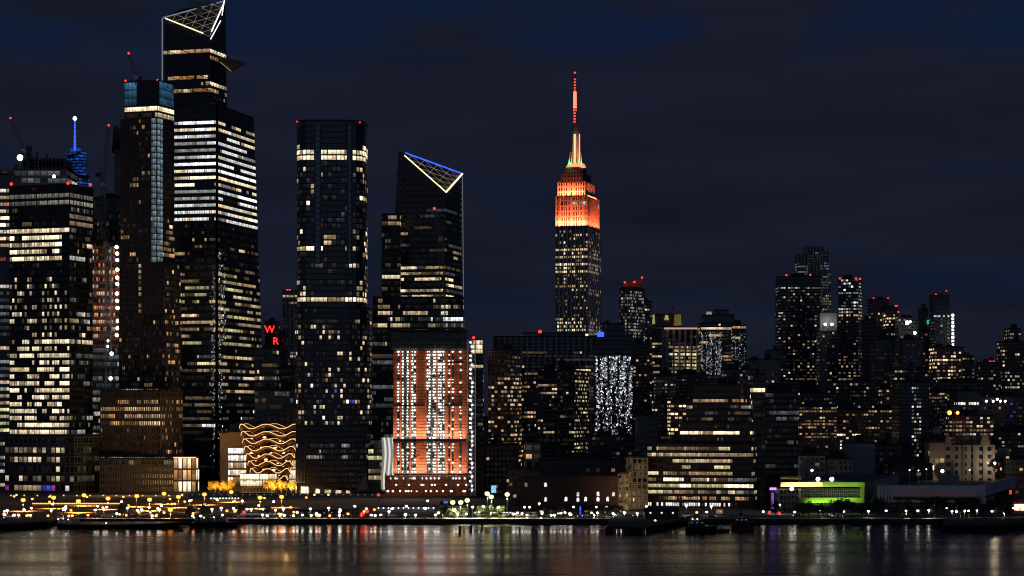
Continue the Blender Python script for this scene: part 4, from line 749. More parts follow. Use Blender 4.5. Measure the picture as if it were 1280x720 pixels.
city = [   # label, px corners, roof y, distance, wall, bands, floor px, column px, beacons
 ('dark infill block between the sparkling tower and the beacon topped grey tower', [788, 812], 430, 1950, 'brickdark', [(440, 560, .2, 'wdo')], 4.6, 3.6, ()),
 ('grey loft block with a neat grid of small white windows below the rosy edged office', [820, 845], 470, 1900, 'stone', [(472, 510, .45, 'dc')], 4.4, 3.8, ()),
 ('plain dark block behind the grey loft block with neat small windows', [842, 880], 468, 1930, 'brickdark', [(470, 520, .18, 'do')], 4.6, 3.6, ()),
 ('red brick block with one column of bright windows left of the terraced warehouse', [838, 858], 500, 1500, 'brick', [(502, 546, .55, 'wW')], 5, 5, ()),
 ('low dark block with one lit corner window beside the red brick block', [818, 838], 500, 1560, 'brickdark', [(500, 560, .16, 'Wd')], 5, 4, ()),
 ('blank grey cube with ventilation slots in front of the sparkling tower', [797, 822], 520, 1450, 'conc', [], 8, 3, ()),
 ('dark hotel block with a bright lit crown row behind the terraced warehouse', [905, 945], 462, 1750, 'grey', [(463, 470, .5, 'cd'), (470, 560, .14, 'dk')], 4.6, 3.4, ()),
 ('stone topped block peeping over the terraced warehouse wing', [936, 975], 450, 1900, 'stone', [(452, 500, .13, 'wd')], 4.8, 3.6, ()),
 ('small pale gridded block left of the tall beacon topped slab', [960, 976], 438, 2300, 'conc', [(440, 500, .08, 'd')], 3.5, 3, ()),
 ('tall dark slab with scattered warm windows and two red roof beacons', [973, 1027], 346, 2450, 'navy', [(358, 362, .7, 'kck'), (362, 372, .4, 'ckd'), (372, 470, .19, 'wdo'), (466, 474, .7, 'dc')], 3.9, 3, ((983, 344), (1013, 343.5))),
 ('narrow glass tower under a grey lamp lit top beside the tall dark slab', [1025, 1046], 414, 2300, 'glassg', [(416, 480, .25, 'ckw')], 4.2, 3, ()),
 ('pale concrete slice of a tower between the narrow glass tower and the glittering tower', [1046, 1055], 414, 2350, 'conc', [], 5, 4, ()),
 ('slim glittering tower with a blank right edge and three red roof beacons', [1048, 1073, 1077], 348, 2250, 'navy', [(350, 388, .75, 'cCck', 1), (388, 398, .6, 'oWw'), (398, 440, .2, 'dc'), (440, 480, .5, 'wod')], 4, 3, ((1050, 348), (1070, 348), (1075, 348.5))),
 ('black slab with a blank front left of the red beaconed stepped tower', [1081, 1096], 400, 2500, 'brickdark', [], 5, 4, ()),
 ('stepped dark tower with warm upper windows and red beacons on both shoulders', [1089, 1111], 374, 2600, 'brickdark', [(392, 402, .6, 'wd'), (402, 480, .25, 'wdo')], 4, 2.8, ((1092, 373), (1110, 373))),
 ('shorter right shoulder of the stepped dark tower with a bright cluster of windows', [1108, 1122], 384, 2580, 'navy', [(386, 394, .4, 'ck'), (394, 408, .7, 'Ww'), (408, 480, .3, 'wc')], 4, 2.8, ((1119.5, 382.5), (1121, 382.5))),
 ('grey featureless slab standing in front of the stepped dark tower', [1094, 1116], 425, 2200, 'conc', [(430, 500, .03, 'k')], 5, 4, ()),
 ('half built tower lit by strong white lamps right of the stepped dark tower', [1123, 1148], 398, 2550, 'conc', [(400, 420, .3, 'kc'), (420, 480, .15, 'k')], 4.2, 3, ((1123, 390),)),
 ('grey blank slab below the lamp lit half built tower', [1129, 1151], 424, 2150, 'conc', [(428, 480, .03, 'k')], 5, 4, ()),
 ('old stone tower with a narrow stepped top and a green lit niche', [1148, 1168], 412, 2700, 'stone', [(415, 480, .14, 'od')], 4, 3, ()),
 ('black glass tower with a small crane and beacon on its roof beside a bright hoist', [1167, 1187], 369, 2650, 'navy', [(392, 396, .5, 'Cc'), (396, 432, .3, 'ckk'), (430, 445, .6, 'wW')], 4, 3, ((1170, 368),)),
 ('busy apartment tower full of golden windows below the black glass tower', [1168, 1205], 434, 2250, 'brick', [(437, 468, .62, 'wWod'), (468, 480, .5, 'gwd'), (480, 530, .2, 'd')], 4.6, 3.4, ()),
 ('dark right wing beside the busy golden windowed apartment tower', [1203, 1218], 446, 2240, 'brickdark', [(448, 490, .4, 'odw')], 4.6, 3.2, ()),
 ('apartment tower with a red rooftop light between two darker neighbours', [1226, 1251], 453, 2300, 'brickdark', [(456, 520, .3, 'dwc')], 4.4, 3.2, ((1238, 452), (1242, 452))),
 ('tall stepped apartment tower at the far right edge with mixed warm and white windows', [1253, 1290], 427, 2300, 'brickdark', [(430, 530, .36, 'wdcW')], 4.6, 3.2, ()),
 ('short crown block rising from the stepped apartment tower at the right edge', [1262, 1276], 411, 2330, 'brickdark', [(414, 428, .4, 'dwc')], 4.4, 3, ()),
 ('dark block with blue tinted windows below the red lit apartment tower', [1222, 1292], 497, 1950, 'brickdark', [(500, 570, .2, 'wdob')], 5, 3.6, ()),
 ('low apartment block with rows of reddish windows left of the black slab', [1104, 1131], 486, 1900, 'brick', [(488, 520, .45, 'owd')], 4.8, 3.6, ()),
 ('dark tower with one ragged column of white lit stairs', [1124, 1161], 478, 1500, 'navy', [(484, 575, .55, 'kcCd', 1, (0,), (.42, .78))], 4.6, 3.2, ()),
 ('flat dark block with two short rows of warm windows right of the ragged lit tower', [1158, 1184], 490, 1800, 'brickdark', [(492, 502, .55, 'wd'), (502, 540, .1, 'd')], 4.6, 3.4, ()),
 ('pale stone block with two clusters of bright windows in its top row', [1197, 1224], 489, 1850, 'stone', [(500, 507, .75, 'CW'), (507, 540, .06, 'd')], 6, 3.4, ()),
 ('long brick apartment wall of reddish gridded windows left of the notch', [992, 1046], 508, 1650, 'brick', [(509, 548, .6, 'wodo'), (548, 570, .2, 'do')], 4.1, 3.6, ()),
 ('brick apartment wall in shadow with a bright lower corner right of the notch', [1046, 1080], 512, 1660, 'brick', [(513, 540, .3, 'od'), (533, 560, .5, 'W')], 4.1, 3.6, ()),
 ('far apartment wall with orange windows beside the ragged lit tower', [1078, 1126], 512, 1670, 'brick', [(513, 535, .5, 'owd'), (535, 560, .12, 'd')], 4.1, 3.8, ()),
 ('long dark block with evenly spaced windows behind the arched cream warehouse', [1190, 1242], 520, 1700, 'brick', [(522, 546, .55, 'wdc'), (546, 560, .1, 'd')], 5, 4.2, ()),
 ('jumble topped dark block behind the brick apartment walls', [985, 1040], 492, 2000, 'brickdark', [(480, 512, .25, 'dcw')], 4.6, 3.4, ()),
 ('dark distant block with a few cold windows below the glittering slim tower', [1038, 1100], 478, 2050, 'brickdark', [(480, 515, .22, 'wcd')], 4.6, 3.4, ()),
 ('dim block closing the gap between the stone topped block and the tall slab', [944, 1000], 476, 1980, 'brickdark', [(478, 515, .14, 'wcd')], 4.6, 3.4, ()),
 ('dim dusky block under the half built lamp lit tower', [1118, 1170], 462, 2100, 'brickdark', [(464, 500, .14, 'wcd')], 4.6, 3.4, ()),
 ('dim dusky block under the busy golden apartment tower', [1166, 1232], 478, 2050, 'brickdark', [(480, 520, .16, 'wod')], 4.6, 3.4, ()),
 ('dark brick warehouse behind the yellow green flood lamps', [592, 648], 556, 1500, 'brickdark', [(560, 620, .06, 'dw')], 7, 5, ()),
 ('blank brown gable at the foot of the netted tower', [584, 606], 560, 1470, 'brickp', [], 7, 5, ()),
 ('brown walk up block with a blue lit window beside the flood lamps', [636, 676], 586, 1330, 'brick', [(590, 640, .22, 'wdb')], 7, 5, ()),
 ('stone stair block with two big orange lit windows beside the teal glass tower', [656, 676], 553, 1460, 'stone', [(556, 580, .7, 'o')], 12, 9, ()),
 ('black windowless shaft behind the stone stair block', [654, 672], 540, 1520, 'navy', [], 7, 5, ()),
 ('long dark industrial block with three pairs of big windows above the arched brick warehouse', [674, 776], 575, 1310, 'brickdark', [(582, 592, .32, 'wo', 1), (592, 598, .2, 'c')], 8, 6.5, ()),
 ('dark shed roofed block between the teal glass tower and the buttressed loft', [735, 800], 545, 1480, 'brickdark', [(548, 580, .12, 'cdk')], 6, 5, ()),
 ('yellowish stucco warehouse with a gabled middle behind the lime lit pier hall', [987, 1031], 570, 1400, 'cream', [(572, 600, .06, 'd')], 7, 6, ()),
 ('grey stucco warehouse with a curly gable behind the lime lit pier hall', [1031, 1066], 574, 1405, 'stone', [(576, 600, .05, 'dw')], 7, 6, ()),
 ('blank pale party wall rising behind the pier halls', [1060, 1094], 554, 1430, 'blank', [], 7, 6, ()),
 ('black shuttered block right of the blank pale wall', [1093, 1128], 556, 1440, 'brickdark', [(560, 600, .03, 'c')], 7, 6, ()),
 ('low dark garage with one orange window below the ragged lit tower', [1124, 1166], 581, 1380, 'brickdark', [(584, 600, .1, 'o')], 8, 7, ()),
 ('dim warehouse with a red lit doorway right of the arched cream warehouse', [1242, 1262], 560, 1420, 'conc', [(562, 590, .25, 'wr')], 8, 5, ()),
 ('low dark row with a few warm windows at the right edge behind the pier sheds', [1258, 1300], 576, 1400, 'brickdark', [(580, 620, .14, 'wo')], 7, 5, ()),
 ('mid height dark block above the low right edge row', [1240, 1296], 540, 1700, 'brickdark', [(542, 580, .2, 'wod')], 5, 4, ()),
]
for i, (lab, px, yt, Y_, wl, bd, fl, cl_, bc) in enumerate(city):
    bd = [(x[0], x[1], x[2] * (.62 if x[2] < .5 else .85), x[3] + ('d' if 'C' not in x[3] and 'W' not in x[3] else ''), *x[4:]) for x in bd]
    B('city_block' if yt > 440 else 'city_tower', lab, px, yt, Y_, wl, bd, 20, 28, fl, cl_, beacons=bc, seed=200 + i, cap=60)
# the triple stepped dark crown behind the slab
b = Bld('crowned_skyscraper', 'distant skyscraper with a jagged black crown striped in white behind the tall dark slab', [997, 1038], 2900)
for px, y, nm in (([1008, 1030], 308, 'centre_wall'), ([997, 1010], 318, 'left_wall'), ([1028, 1036], 314, 'right_wall'), ([1034, 1039], 338, 'right_wing_wall')):
    b.sec(px, (y,), Y=2900 + (5 if y < 310 else 0), wall='glass', fl=3.4, cl=2.2, bands=[(y + 2, 330, .10, 'k'), (330, 345, .4, 'kck'), (345, 430, .35, 'dck')], walln=nm, D=25, roof=False); b.fins(0, 4.2, .8, .9, 'pale', (0, .28))
b.done()
# lamp lit top of the narrow glass tower
b = Bld('roof_screen', 'grey roof screen washed by two white lamps on the narrow glass tower', [1025, 1046], 2302); b.sec([1025, 1046], (391, 414), D=12, wall='blank'); b.done()
for x in (1031.5, 1040): worklamp(x, 405.5, 2296, ['left', 'right'][x > 1035] + ' white lamp washing the grey roof screen of the narrow glass tower', 1.5, grp='lamps on the grey roof screen')
for x in (1031.5, 1040):
    l = bpy.data.lights.new('screen_lamp', 'POINT'); l.energy = 800; l.shadow_soft_size = .2; lo = bpy.data.objects.new('screen_lamp', l); COL.objects.link(lo); lo.location = P(x, 402, 2293)
worklamp(1134, 403.5, 2540, 'strongest white lamp on the half built tower', 2.4); worklamp(1143.5, 416, 2540, 'second white lamp lower on the half built tower', 1.8); worklamp(1138, 402, 2540, 'small lamp beside the strongest lamp of the half built tower', 1.2)
b = Bld('old_tower_top', 'narrow stepped stone pinnacle of the old tower with the green niche', [1151, 1159], 2702); b.sec([1151, 1160], (386, 412), D=20, wall='stone', fl=5, cl=3); b.sec([1153, 1158], (381, 386), D=12, wall='stone', walln='cap_wall'); mb = MB(); mb.box(P(1159, 405, 2700), P(1161, 400, 2701)); mb.build('green_niche', LED['greenl'], b.o); b.done()
o = thing('hoist_mast', 'bright white lamp strung hoist on the right flank of the black glass tower', 'hoist', P(1190, 445, 2640)); mb = MB(); lattice(mb, P(1191, 445, 2640), P(1191, 392, 2640), 3, 4, .35); mb.build('mast', M['steel'], o)
for i in range(9): mb = MB(); mb.ball(P(1191, 394 + i * 4.6, 2637), 1.2 if i % 3 else 1.6, n=8, k=5); mb.build('lamp', LED['flood'], o)
crane('small crane arm on the roof of the black glass tower', 2655, ((1174, 371), (1174, 366)), (1183, 365), (1171, 366), 1.5)
for x, l_ in ((1187, 'brighter orange lamp above the long dark block with evenly spaced windows'), (1197, 'smaller orange lamp right of the brighter one above the long dark block')): worklamp(x, 516, 1690, l_, 1.7 if x < 1190 else 1.3, 'orange')
for i, x in enumerate((1233, 1241.5, 1246.5, 1250.5, 1256.5)): worklamp(x, 501.5 - (2.5 if i == 2 else 0), 1940, f'white roof lamp in the row on the right edge block, {HO[i]} from the left', 1.0, grp='roof lamps along the right edge block')
# ================================================================ terraced warehouse
Y = 1285
b = Bld('terraced_warehouse', 'broad terraced brick warehouse with long bands of lit windows beside the river', [808, 960], Y)
G['band'] = facade('brick bands and ribbon windows', (.085, .055, .042), (.014, .016, .015), .05, .27, .1)
T = [([866, 926, 933], (482, 512), [(494, 503, .8, 'oWwd', 4), (503, 512, .3, 'kd', 2)]), ([858, 936, 946], (505, 535), [(505, 516, .85, 'ccc', 9), (516, 535, .3, 'kkd', 2)]),
     ([850, 940, 952], (529, 553), [(529, 537, .2, 'dk', 2), (537, 546, .85, 'oWw', 6), (546, 553, .3, 'dk', 2)])]
for px, y, bd in T: b.sec(px, y, Y=Y + 8 if y[0] > 520 else Y + 14, th=12, wall='band', fl=8, cl=2.6, bands=bd, walln='terrace_wall', vf=(.28, .76), roof=2); b.ledges(0, .5, 1.2, 'brickp')
bd = [(551, 559, .35, 'WdkC', 3), (559, 567, .85, 'gWwd', 5), (567, 576, .85, 'WgwWw', 6), (576, 584, .62, 'dgkw', 4), (584, 592, .85, 'owWdw', 5), (592, 600, .72, 'WCdkw', 6), (600, 608, .95, 'gWgW', 9), (608, 616, .6, 'gdkw', 3), (616, 624, .4, 'dow', 1.4)]
bd = [(*x[:5], (0,)) for x in bd] + [(560, 625, .35, 'dkgw', 2, (1,)), (625, 634, .85, 'C', 1, (0,), (0, .85))]
b.sec([809, 942, 962], (557,), Y=Y, th=13, wall='band', fl=8.1, cl=2.9, bands=bd, walln='main_wall', vf=(.24, .78), roof=2, seed=77); b.ledges(0, .5, 1.7, 'brickp'); b.ledges(1, .5, 1.7, 'brickp')
b.done()
b = Bld('warehouse_wing', 'set back brick wing with dim ribbon windows right of the terraced warehouse', [950, 1000], 1330)
b.sec([950, 998], (490,), D=40, wall='band', fl=7.6, cl=2.8, bands=[(492, 530, .35, 'kdk', 2), (530, 570, .14, 'kd', 2), (570, 590, .4, 'wdk', 2)], roof=2); b.ledges(0, .5, 1.4, 'brickp'); b.done()
b = Bld('stair_tower', 'plain dark brick stair tower joining the terraced warehouse and its wing', [940, 958], 1300); b.sec([941, 957], (468,), D=22, wall='brickdark', fl=8, cl=6, bands=[(470, 570, .1, 'W')], roof=2); b.done()
# arched brick warehouse, buttressed loft
Y = 1250
b = Bld('brick_warehouse', 'long dark red brick warehouse with small arched windows behind the waterfront lamps', [652, 773], Y)
b.sec([652, 773], (597,), D=24, wall='brickp', fl=8, cl=6)
for x, y in ((657.5, 606), (682, 606), (682, 624.5), (707.5, 624), (722.5, 618), (722.5, 624.8), (732, 624), (747.5, 617.5), (747.5, 624.3), (759.5, 624), (767, 617.8)):
    mb = MB(); c = P(x, y, Y); pts = [(-.75, -1.1), (.75, -1.1), (.75, .7), (.45, 1.2), (0, 1.4), (-.45, 1.2), (-.75, .7)]
    mb.hexa([(c.x + a, Y - .14, c.z + z) for a, z in pts], [(c.x + a, Y + .05, c.z + z) for a, z in pts]); w_ = mb.build('arched_window', E['C' if x > 680 else 'w'], b.o)
    uv = w_.data.uv_layers.active
for x, y in ((664, 614), (698.5, 606), (698.5, 613), (698.5, 618), (722.5, 606), (733, 606), (747, 606), (747, 612), (758, 612), (767, 606), (657, 624), (670, 624), (698.5, 624)):
    mb = MB(); c = P(x, y, Y); pts = [(-.75, -1.1), (.75, -1.1), (.75, .7), (.45, 1.2), (0, 1.4), (-.45, 1.2), (-.75, .7)]; mb.hexa([(c.x + a, Y - .1, c.z + z) for a, z in pts], [(c.x + a, Y + .05, c.z + z) for a, z in pts]); mb.build('dark_window', M['dark'], b.o)
mb = MB(); mb.box((X(652, Y) - .4, Y - .5, Z(597, Y) - .2), (X(773, Y) + .4, Y - .02, Z(595.5, Y))); mb.build('cornice', M['brickp'], b.o); b.done()
b = Bld('shop_awning_row', 'low awning roofed row of shops glowing along the foot of the brick warehouse', [672, 780], 1225); b.sec([674, 778], (637,), D=8, wall='brickp', fl=6, cl=4, bands=[(636, 650, .5, 'dow', 2)], roof=False); mb = MB(); mb.hexa([P(672, 638, 1221), P(780, 638, 1221), P(780, 638, 1225), P(672, 638, 1225)], [P(674, 632, 1226), P(778, 632, 1226), P(778, 632, 1234), P(674, 632, 1234)]); mb.build('awning_roof', M['dark'], b.o); b.done()
b = Bld('loft_building', 'cream buttressed loft building washed by warm street light beside the terraced warehouse', [772, 809], 1262)
b.sec([784, 809], (572,), Y=1270, D=16, wall='cream', fl=8, cl=5, bands=[(574, 630, .1, 'd')], roof=2); b.fins(0, 2.9, .9, 1.0, 'tan', name='buttress'); b.ledges(0, .8, .35, 'dark', name='balcony'); b.sec([773, 786], (592,), Y=1256, D=12, wall='cream', fl=8, cl=4, walln='wing_wall', bands=[(594, 630, .12, 'd')]); b.fins(0, 2.6, .6, .8, 'tan', name='buttress'); b.done()
b = Bld('cream_warehouse', 'cream stone warehouse with tall arched bays and a gabled end pier', [1180, 1242], 1400)
b.sec([1180, 1242], (556,), D=24, wall='cream', fl=9.5, cl=10.6, bands=[(569, 576, .3, 'CW', 1, (0,), (0, .36))]); b.fins(0, 5.5, .8, 1.3, 'tan')
for x0, x1 in ((1180, 1190), (1225, 1238)): mb = MB(); mb.hexa([P(x0, 557, 1399), P(x1, 557, 1399), P(x1, 557, 1404), P(x0, 557, 1404)], [P(x0 + 3, 544, 1399), P(x1 - 3, 544, 1399), P(x1 - 3, 544, 1404), P(x0 + 3, 544, 1404)]); mb.build('gable', M['tan'], b.o)
b.done()
b = Bld('factory_block', 'tan fronted factory block with bright lit lower bays under a roof water tank', [1162, 1181], 1395)
b.sec([1162, 1181], (553,), D=16, wall='tan', fl=9, cl=6, bands=[(564, 572, .3, 'w'), (572, 584, .2, 'wd'), (583, 592, .9, 'Wo')]); b.done()
o = thing('water_tank', 'round grey roof water tank on a steel frame above the tan factory block', 'water tank', P(1171, 553, 1400)); mb = MB(); p = P(1171, 542, 1400); mb.tube(p, P(1171, 534, 1400), 2.6, n=14); mb.tube(P(1171, 534, 1400), P(1171, 532, 1400), 2.8, .4, n=14); mb.build('tank', M['steel'], o)
mb = MB()
mb = MB()
for dx in (-2, 2):
    for dy in (-2, 2): mb.beam(P(1171, 553, 1400) + V((dx, dy, .9)), p + V((dx, dy, 0)), .25)
mb.beam(P(1171, 550, 1400) + V((-2, -2, 0)), p + V((2, -2, 0)), .15); mb.build('stand', M['dark'], o)
# ================================================================ pier halls
Y = 1225
b = Bld('pier_hall', 'lime green lit pier hall with a long grid window and cream fascia', [974, 1124], Y)
b.sec([974, 1080], (611,), D=34, wall='grey', fl=8, cl=5, roof=False); mb = MB()
mb.box(P(976, 608.5, Y - 2), P(1029, 602.5, Y + 1)); mb.build('cream_fascia', M['cream'], b.o); mb = MB(); mb.box(P(1029.2, 608.5, Y - 2), P(1080, 602.5, Y + 1)); mb.build('green_fascia', M['green'], b.o)
mb = MB(); mb.box(P(975.5, 599, Y + 10), P(1001, 595.5, Y + 12)); mb.build('upper_fascia', M['cream'], b.o)
mb = MB(); mb.box(P(1000, 628.5, Y - 1.2), P(1080, 622, Y - .1)); mb.box(P(1075.5, 622, Y - 1.2), P(1080, 608.6, Y - .1)); mb.build('green_panel', M['green'], b.o)
mb = MB(); mb.box(P(998, 622, Y - .9), P(1001, 611, Y - .2)); mb.hexa([P(998, 623, Y - 1), P(1010, 622, Y - 1), P(1010, 622, Y - .2), P(998, 623, Y - .2)], [P(998, 621, Y - 1), P(1010, 621, Y - 1), P(1010, 621, Y - .2), P(998, 621, Y - .2)]); mb.build('white_panel', M['cream'], b.o)
q = [P(1001, 621, Y - .3), P(1075, 621, Y - .3), P(1075, 610.5, Y - .3), P(1001, 610.5, Y - .3)]; mb = MB(); mb.quad(q, [(0, 4), (40, 4), (40, 0), (0, 0)]); mb.quad([x + V((0, .25, 0)) for x in q[::-1]], None); mb.build('grid_window', lit('dim greenish grid window', (.5, .75, .55), .05), b.o)
mb = MB(); 
for i in range(30): x = 1001 + i * 2.55; mb.box(P(x, 621, Y - .6), P(x + .35, 610.5, Y - .31))
for y in (613, 617): mb.box(P(1001, y, Y - .65), P(1075, y - .4, Y - .31))
mb.build('window_bars', M['steel'], b.o)
mb = MB(); mb.hexa([P(1080.5, 628, Y), P(1124, 628, Y + 60), P(1124, 628, Y + 62), P(1080.5, 628, Y + 2)], [P(1080.5, 602, Y), P(1124, 594.5, Y + 60), P(1124, 594.5, Y + 62), P(1080.5, 602, Y + 2)]); mb.build('side_wall', M['blank'], b.o)
mb = MB(); mb.hexa([P(1000, 603, Y + 3), P(1080, 603, Y + 3), P(1122, 597, Y + 60), P(1030, 597, Y + 60)], [P(1000, 600, Y + 3), P(1080, 600, Y + 3), P(1122, 593, Y + 60), P(1030, 593, Y + 60)]); mb.build('blue_roof', plain('blue roof sheeting', (.03, .05, .10), .6), b.o)
mb = MB(); mb.hexa([P(1086, 629, Y - 1), P(1098, 629, Y - 1), P(1098, 629, Y), P(1086, 629, Y)], [P(1096, 610, Y - 1), P(1098, 606, Y - 1), P(1098, 606, Y), P(1096, 610, Y)]); mb.build('sloping_buttress', M['blank'], b.o)
def arealight(nm, loc, target, en, sx, sy, col, parent):
    l = bpy.data.lights.new(nm, 'AREA'); l.shape = 'RECTANGLE'; l.size = sx; l.size_y = sy; l.energy = en; l.color = col; l.spread = math.radians(95); o_ = bpy.data.objects.new(nm, l); COL.objects.link(o_); o_.parent = parent; o_.location = V(loc) - parent_origin(parent); o_.rotation_euler = (V(target) - V(loc)).to_track_quat('-Z', 'Y').to_euler()
arealight('green_wash_light', P(1042, 633, Y - 5), P(1042, 622, Y - 1), 1000, 30, .4, (.65, 1, .2), b.o)
arealight('cream_wash_light', P(1002, 614, Y - 5), P(1002, 604, Y - 2), 2000, 24, .4, (1, .85, .4), b.o); arealight('fascia_wash_light', P(1055, 613, Y - 6), P(1055, 604, Y - 2), 260, 22, .4, (.8, 1, .3), b.o)
b.done()
b = Bld('pier_shed', 'long dark pier shed with parked cars on its flat pale edged roof', [1096, 1268], 1215); Y = 1215
b.sec([1096, 1225, 1268], (612,), th=6, Y=Y, wall='glass', fl=6, cl=6, roof=False, bands=[(612, 632, .05, 'k')]); f = b.faces
mb = MB()
mb = MB()
for q, n_ in ((f[0][0], f[0][3]), (f[1][0], f[1][3])):
    mb.hexa([bil(q, -.003, .3) + n_ * .6, bil(q, 1.003, .3) + n_ * .6, bil(q, 1, .3) - n_ * .2, bil(q, 0, .3) - n_ * .2], [q[3] + n_ * .6 + V((0, 0, 2.3)), q[2] + n_ * .6 + V((0, 0, 2.3)), q[2] - n_ * .2 + V((0, 0, 2.3)), q[3] - n_ * .2 + V((0, 0, 2.3))])
mb.build('roof_parapet', M['white'], b.o)
mb = MB(); mb.box(P(1223, 630, Y - 1.2), P(1231, 606, Y + .5)); mb.build('white_corner_bay', M['white'], b.o); mb = MB(); mb.box(P(1113, 619.5, Y - .5), P(1222, 618.7, Y - .1)); mb.build('red_light_line', emit('dim red line lamp', (1, .06, .03), .12), b.o)
for i in range(5): mb = MB(); mb.box(P(1098 + i * 4, 628, Y - 3), P(1099.6 + i * 4, 608, Y - 2)); mb.build('column', M['white'], b.o)
mb = MB(); mb.box(P(1096, 607, Y - 3.5), P(1114, 605.5, Y)); mb.build('porch_roof', M['green'], b.o)
mb = MB(); mb.box(P(1177, 607, Y + 22), P(1195, 593.5, Y + 32)); mb.build('roof_bulkhead', M['blank'], b.o)
roofz = f[0][0][3].z; b.done()

for x, y, Y_, l_ in ((620, 437, 1690, 'roof water tank on the brown brick tower with orange lit windows'), (646, 469, 1742, 'roof water tank on the low brown block under the pier fronted office'), (1100, 486, 1902, 'roof water tank left of the low block with reddish window rows'), (1140, 462, 2102, 'roof water tank on the dim dusky block under the half built tower'),
    (1215, 453, 2245, 'roof water tank beside the red lit apartment tower'), (1008, 492, 2003, 'roof water tank on the jumble topped dark block'), (700, 575, 1312, 'roof water tank on the long dark industrial block, left one'), (752, 575, 1312, 'roof water tank on the long dark industrial block, right one'), (832, 469, 1902, 'roof water tank on the grey loft block with neat small windows'),
    (1245, 497, 1955, 'roof water tank on the dark block with blue tinted windows'), (880, 481, 1302, 'left roof water tank on top of the terraced warehouse'), (918, 481, 1302, 'right roof water tank on top of the terraced warehouse'), (1110, 555, 1445, 'roof water tank on the black shuttered block'), (620, 556, 1505, 'roof water tank on the dark brick warehouse behind the flood lamps'), (1068, 508, 1660, 'roof water tank on the shadowed brick apartment wall')):
    o = thing('water_tank', l_, 'water tank', P(x, y, Y_)); p = P(x, y, Y_); mb = MB(); mb.tube(p + V((0, 3, 2.6)), p + V((0, 3, 6.6)), 2.0, n=12); mb.tube(p + V((0, 3, 6.6)), p + V((0, 3, 8)), 2.2, .2, n=12); mb.build('tank', M['wood'], o); mb = MB()
    for dx in (-1.5, 1.5):
        for dy in (1.6, 4.4): mb.beam(p + V((dx, dy, 0)), p + V((dx, dy, 2.6)), .22)
    mb.build('stand', M['dark'], o)

for i, (x, y) in enumerate(((1137, 588), (1148, 588.5), (1158, 587), (1212, 588))):
    p = P(x, y, 1243); o = thing('roof_lamp_post', 'thin white lamp post on the pier shed roof car park, ' + HO[i] + ' from the left', 'lamp post', (p.x, p.y, roofz), 'lamp posts on the pier shed roof')
    mb = MB(); mb.tube((p.x, p.y, roofz), p, .12); mb.build('post', M['white'], o); mb = MB(); mb.ball(p + V((0, 0, .2)), .35, n=8, k=4); mb.build('lamp', LED['lampw'], o)
    l = bpy.data.lights.new('lamp_light', 'SPOT'); l.spot_size = math.radians(150); l.energy = 7000; l.color = (1, .72, .42); l.shadow_soft_size = .1; lo = bpy.data.objects.new('lamp_light', l); COL.objects.link(lo); lo.parent = o; lo.location = p + V((0, 0, -.5)) - o.location
for x, y, Y_, en, l_ in ((1148.5, 586, 1388, 1800, 'white wall lamp at the left foot of the arched cream warehouse'), (1178, 589, 1385, 1300, 'warm lamp between the tan factory block and the cream warehouse'), (1243.5, 579, 1392, 2500, 'white lamp at the right corner of the arched cream warehouse'), (1015, 588, 1375, 1800, 'dim lamp before the yellowish stucco warehouse')):
    worklamp(x, y, Y_, l_, .8 if x != 1178 else 1.1, 'lampw', name='wall_lamp'); l = bpy.data.lights.new('wall_lamp_light', 'POINT'); l.energy = en; l.color = (1, .8, .55); l.shadow_soft_size = .1; lo = bpy.data.objects.new('wall_lamp_light', l); COL.objects.link(lo); lo.location = P(x, y, Y_ - 2.5)
# ================================================================ street lamps
ORD = ['first', 'second', 'third', 'fourth', 'fifth', 'sixth', 'seventh', 'eighth', 'ninth', 'tenth', 'eleventh', 'twelfth', 'thirteenth', 'fourteenth', 'fifteenth', 'sixteenth', 'seventeenth', 'eighteenth', 'nineteenth', 'twentieth'] + ['twenty-' + x for x in ('first', 'second', 'third', 'fourth', 'fifth', 'sixth', 'seventh', 'eighth', 'ninth')] + ['thirtieth'] + ['thirty-' + x for x in ('first', 'second', 'third', 'fourth', 'fifth', 'sixth', 'seventh', 'eighth', 'ninth')]
SEG = [(-50, 122, 'below the fin crowned tower'), (122, 250, 'below the ribbed podium'), (250, 372, 'below the honeycomb structure'), (372, 470, 'below the rounded dark tower'),
       (470, 592, 'below the netted tower'), (592, 655, 'left of the brick warehouse'), (655, 775, 'before the brick warehouse'), (775, 960, 'before the terraced warehouse'),
       (960, 1085, 'before the green pier hall'), (1085, 1400, 'before the pier shed')]
def seg(x): return next(s[2] for s in SEG if s[0] <= x < s[1])
def make_lamp(nm, h, r, mat, arm):
    o = thing(nm, 'lamp', 'street lamp', (0, 0, 0)); KIDS[o.name] = []
    mb = MB(); mb.tube((0, 0, 0), (0, 0, h - r), .13, .08, 8); mb.tube((0, 0, 0), (0, 0, .5), .25, .2, 8)
    if arm: mb.tube((0, 0, h - r), (0, 0, h + r * .9), .08); mb.tube((0, 0, h + r * .9), (0, -.9, h + r * 1.1), .08)
    mb.build('post', M['dark'], o)
    mb = MB(); mb.tube((0, -.0, h + r * .75), (0, 0, h + r * 1.15), r * .9, r * .3, 10); mb.build('lamp_head', M['dark'], o)
    mb = MB(); mb.ball((0, 0, h), r, n=10, k=6, sz=.85); mb.build('bulb', LED[mat], o, True)
    return o
KIND = dict(amber=('bright amber sodium lamp', 6.5, 1.4, 'amber', True), white=('white globe lamp', 6.5, .66, 'lampw', False), low=('low white deck lamp', 3.2, .66, 'lampw', False), lime=('tall yellow green flood lamp', 17, 1.3, 'lime', True),
            red=('red signal lamp', 5, 1.0, 'red', False), prom=('slim white headed promenade lamp', 5.2, .62, 'lampw', False), warm=('small warm lamp', 4.5, .7, 'orange', False))
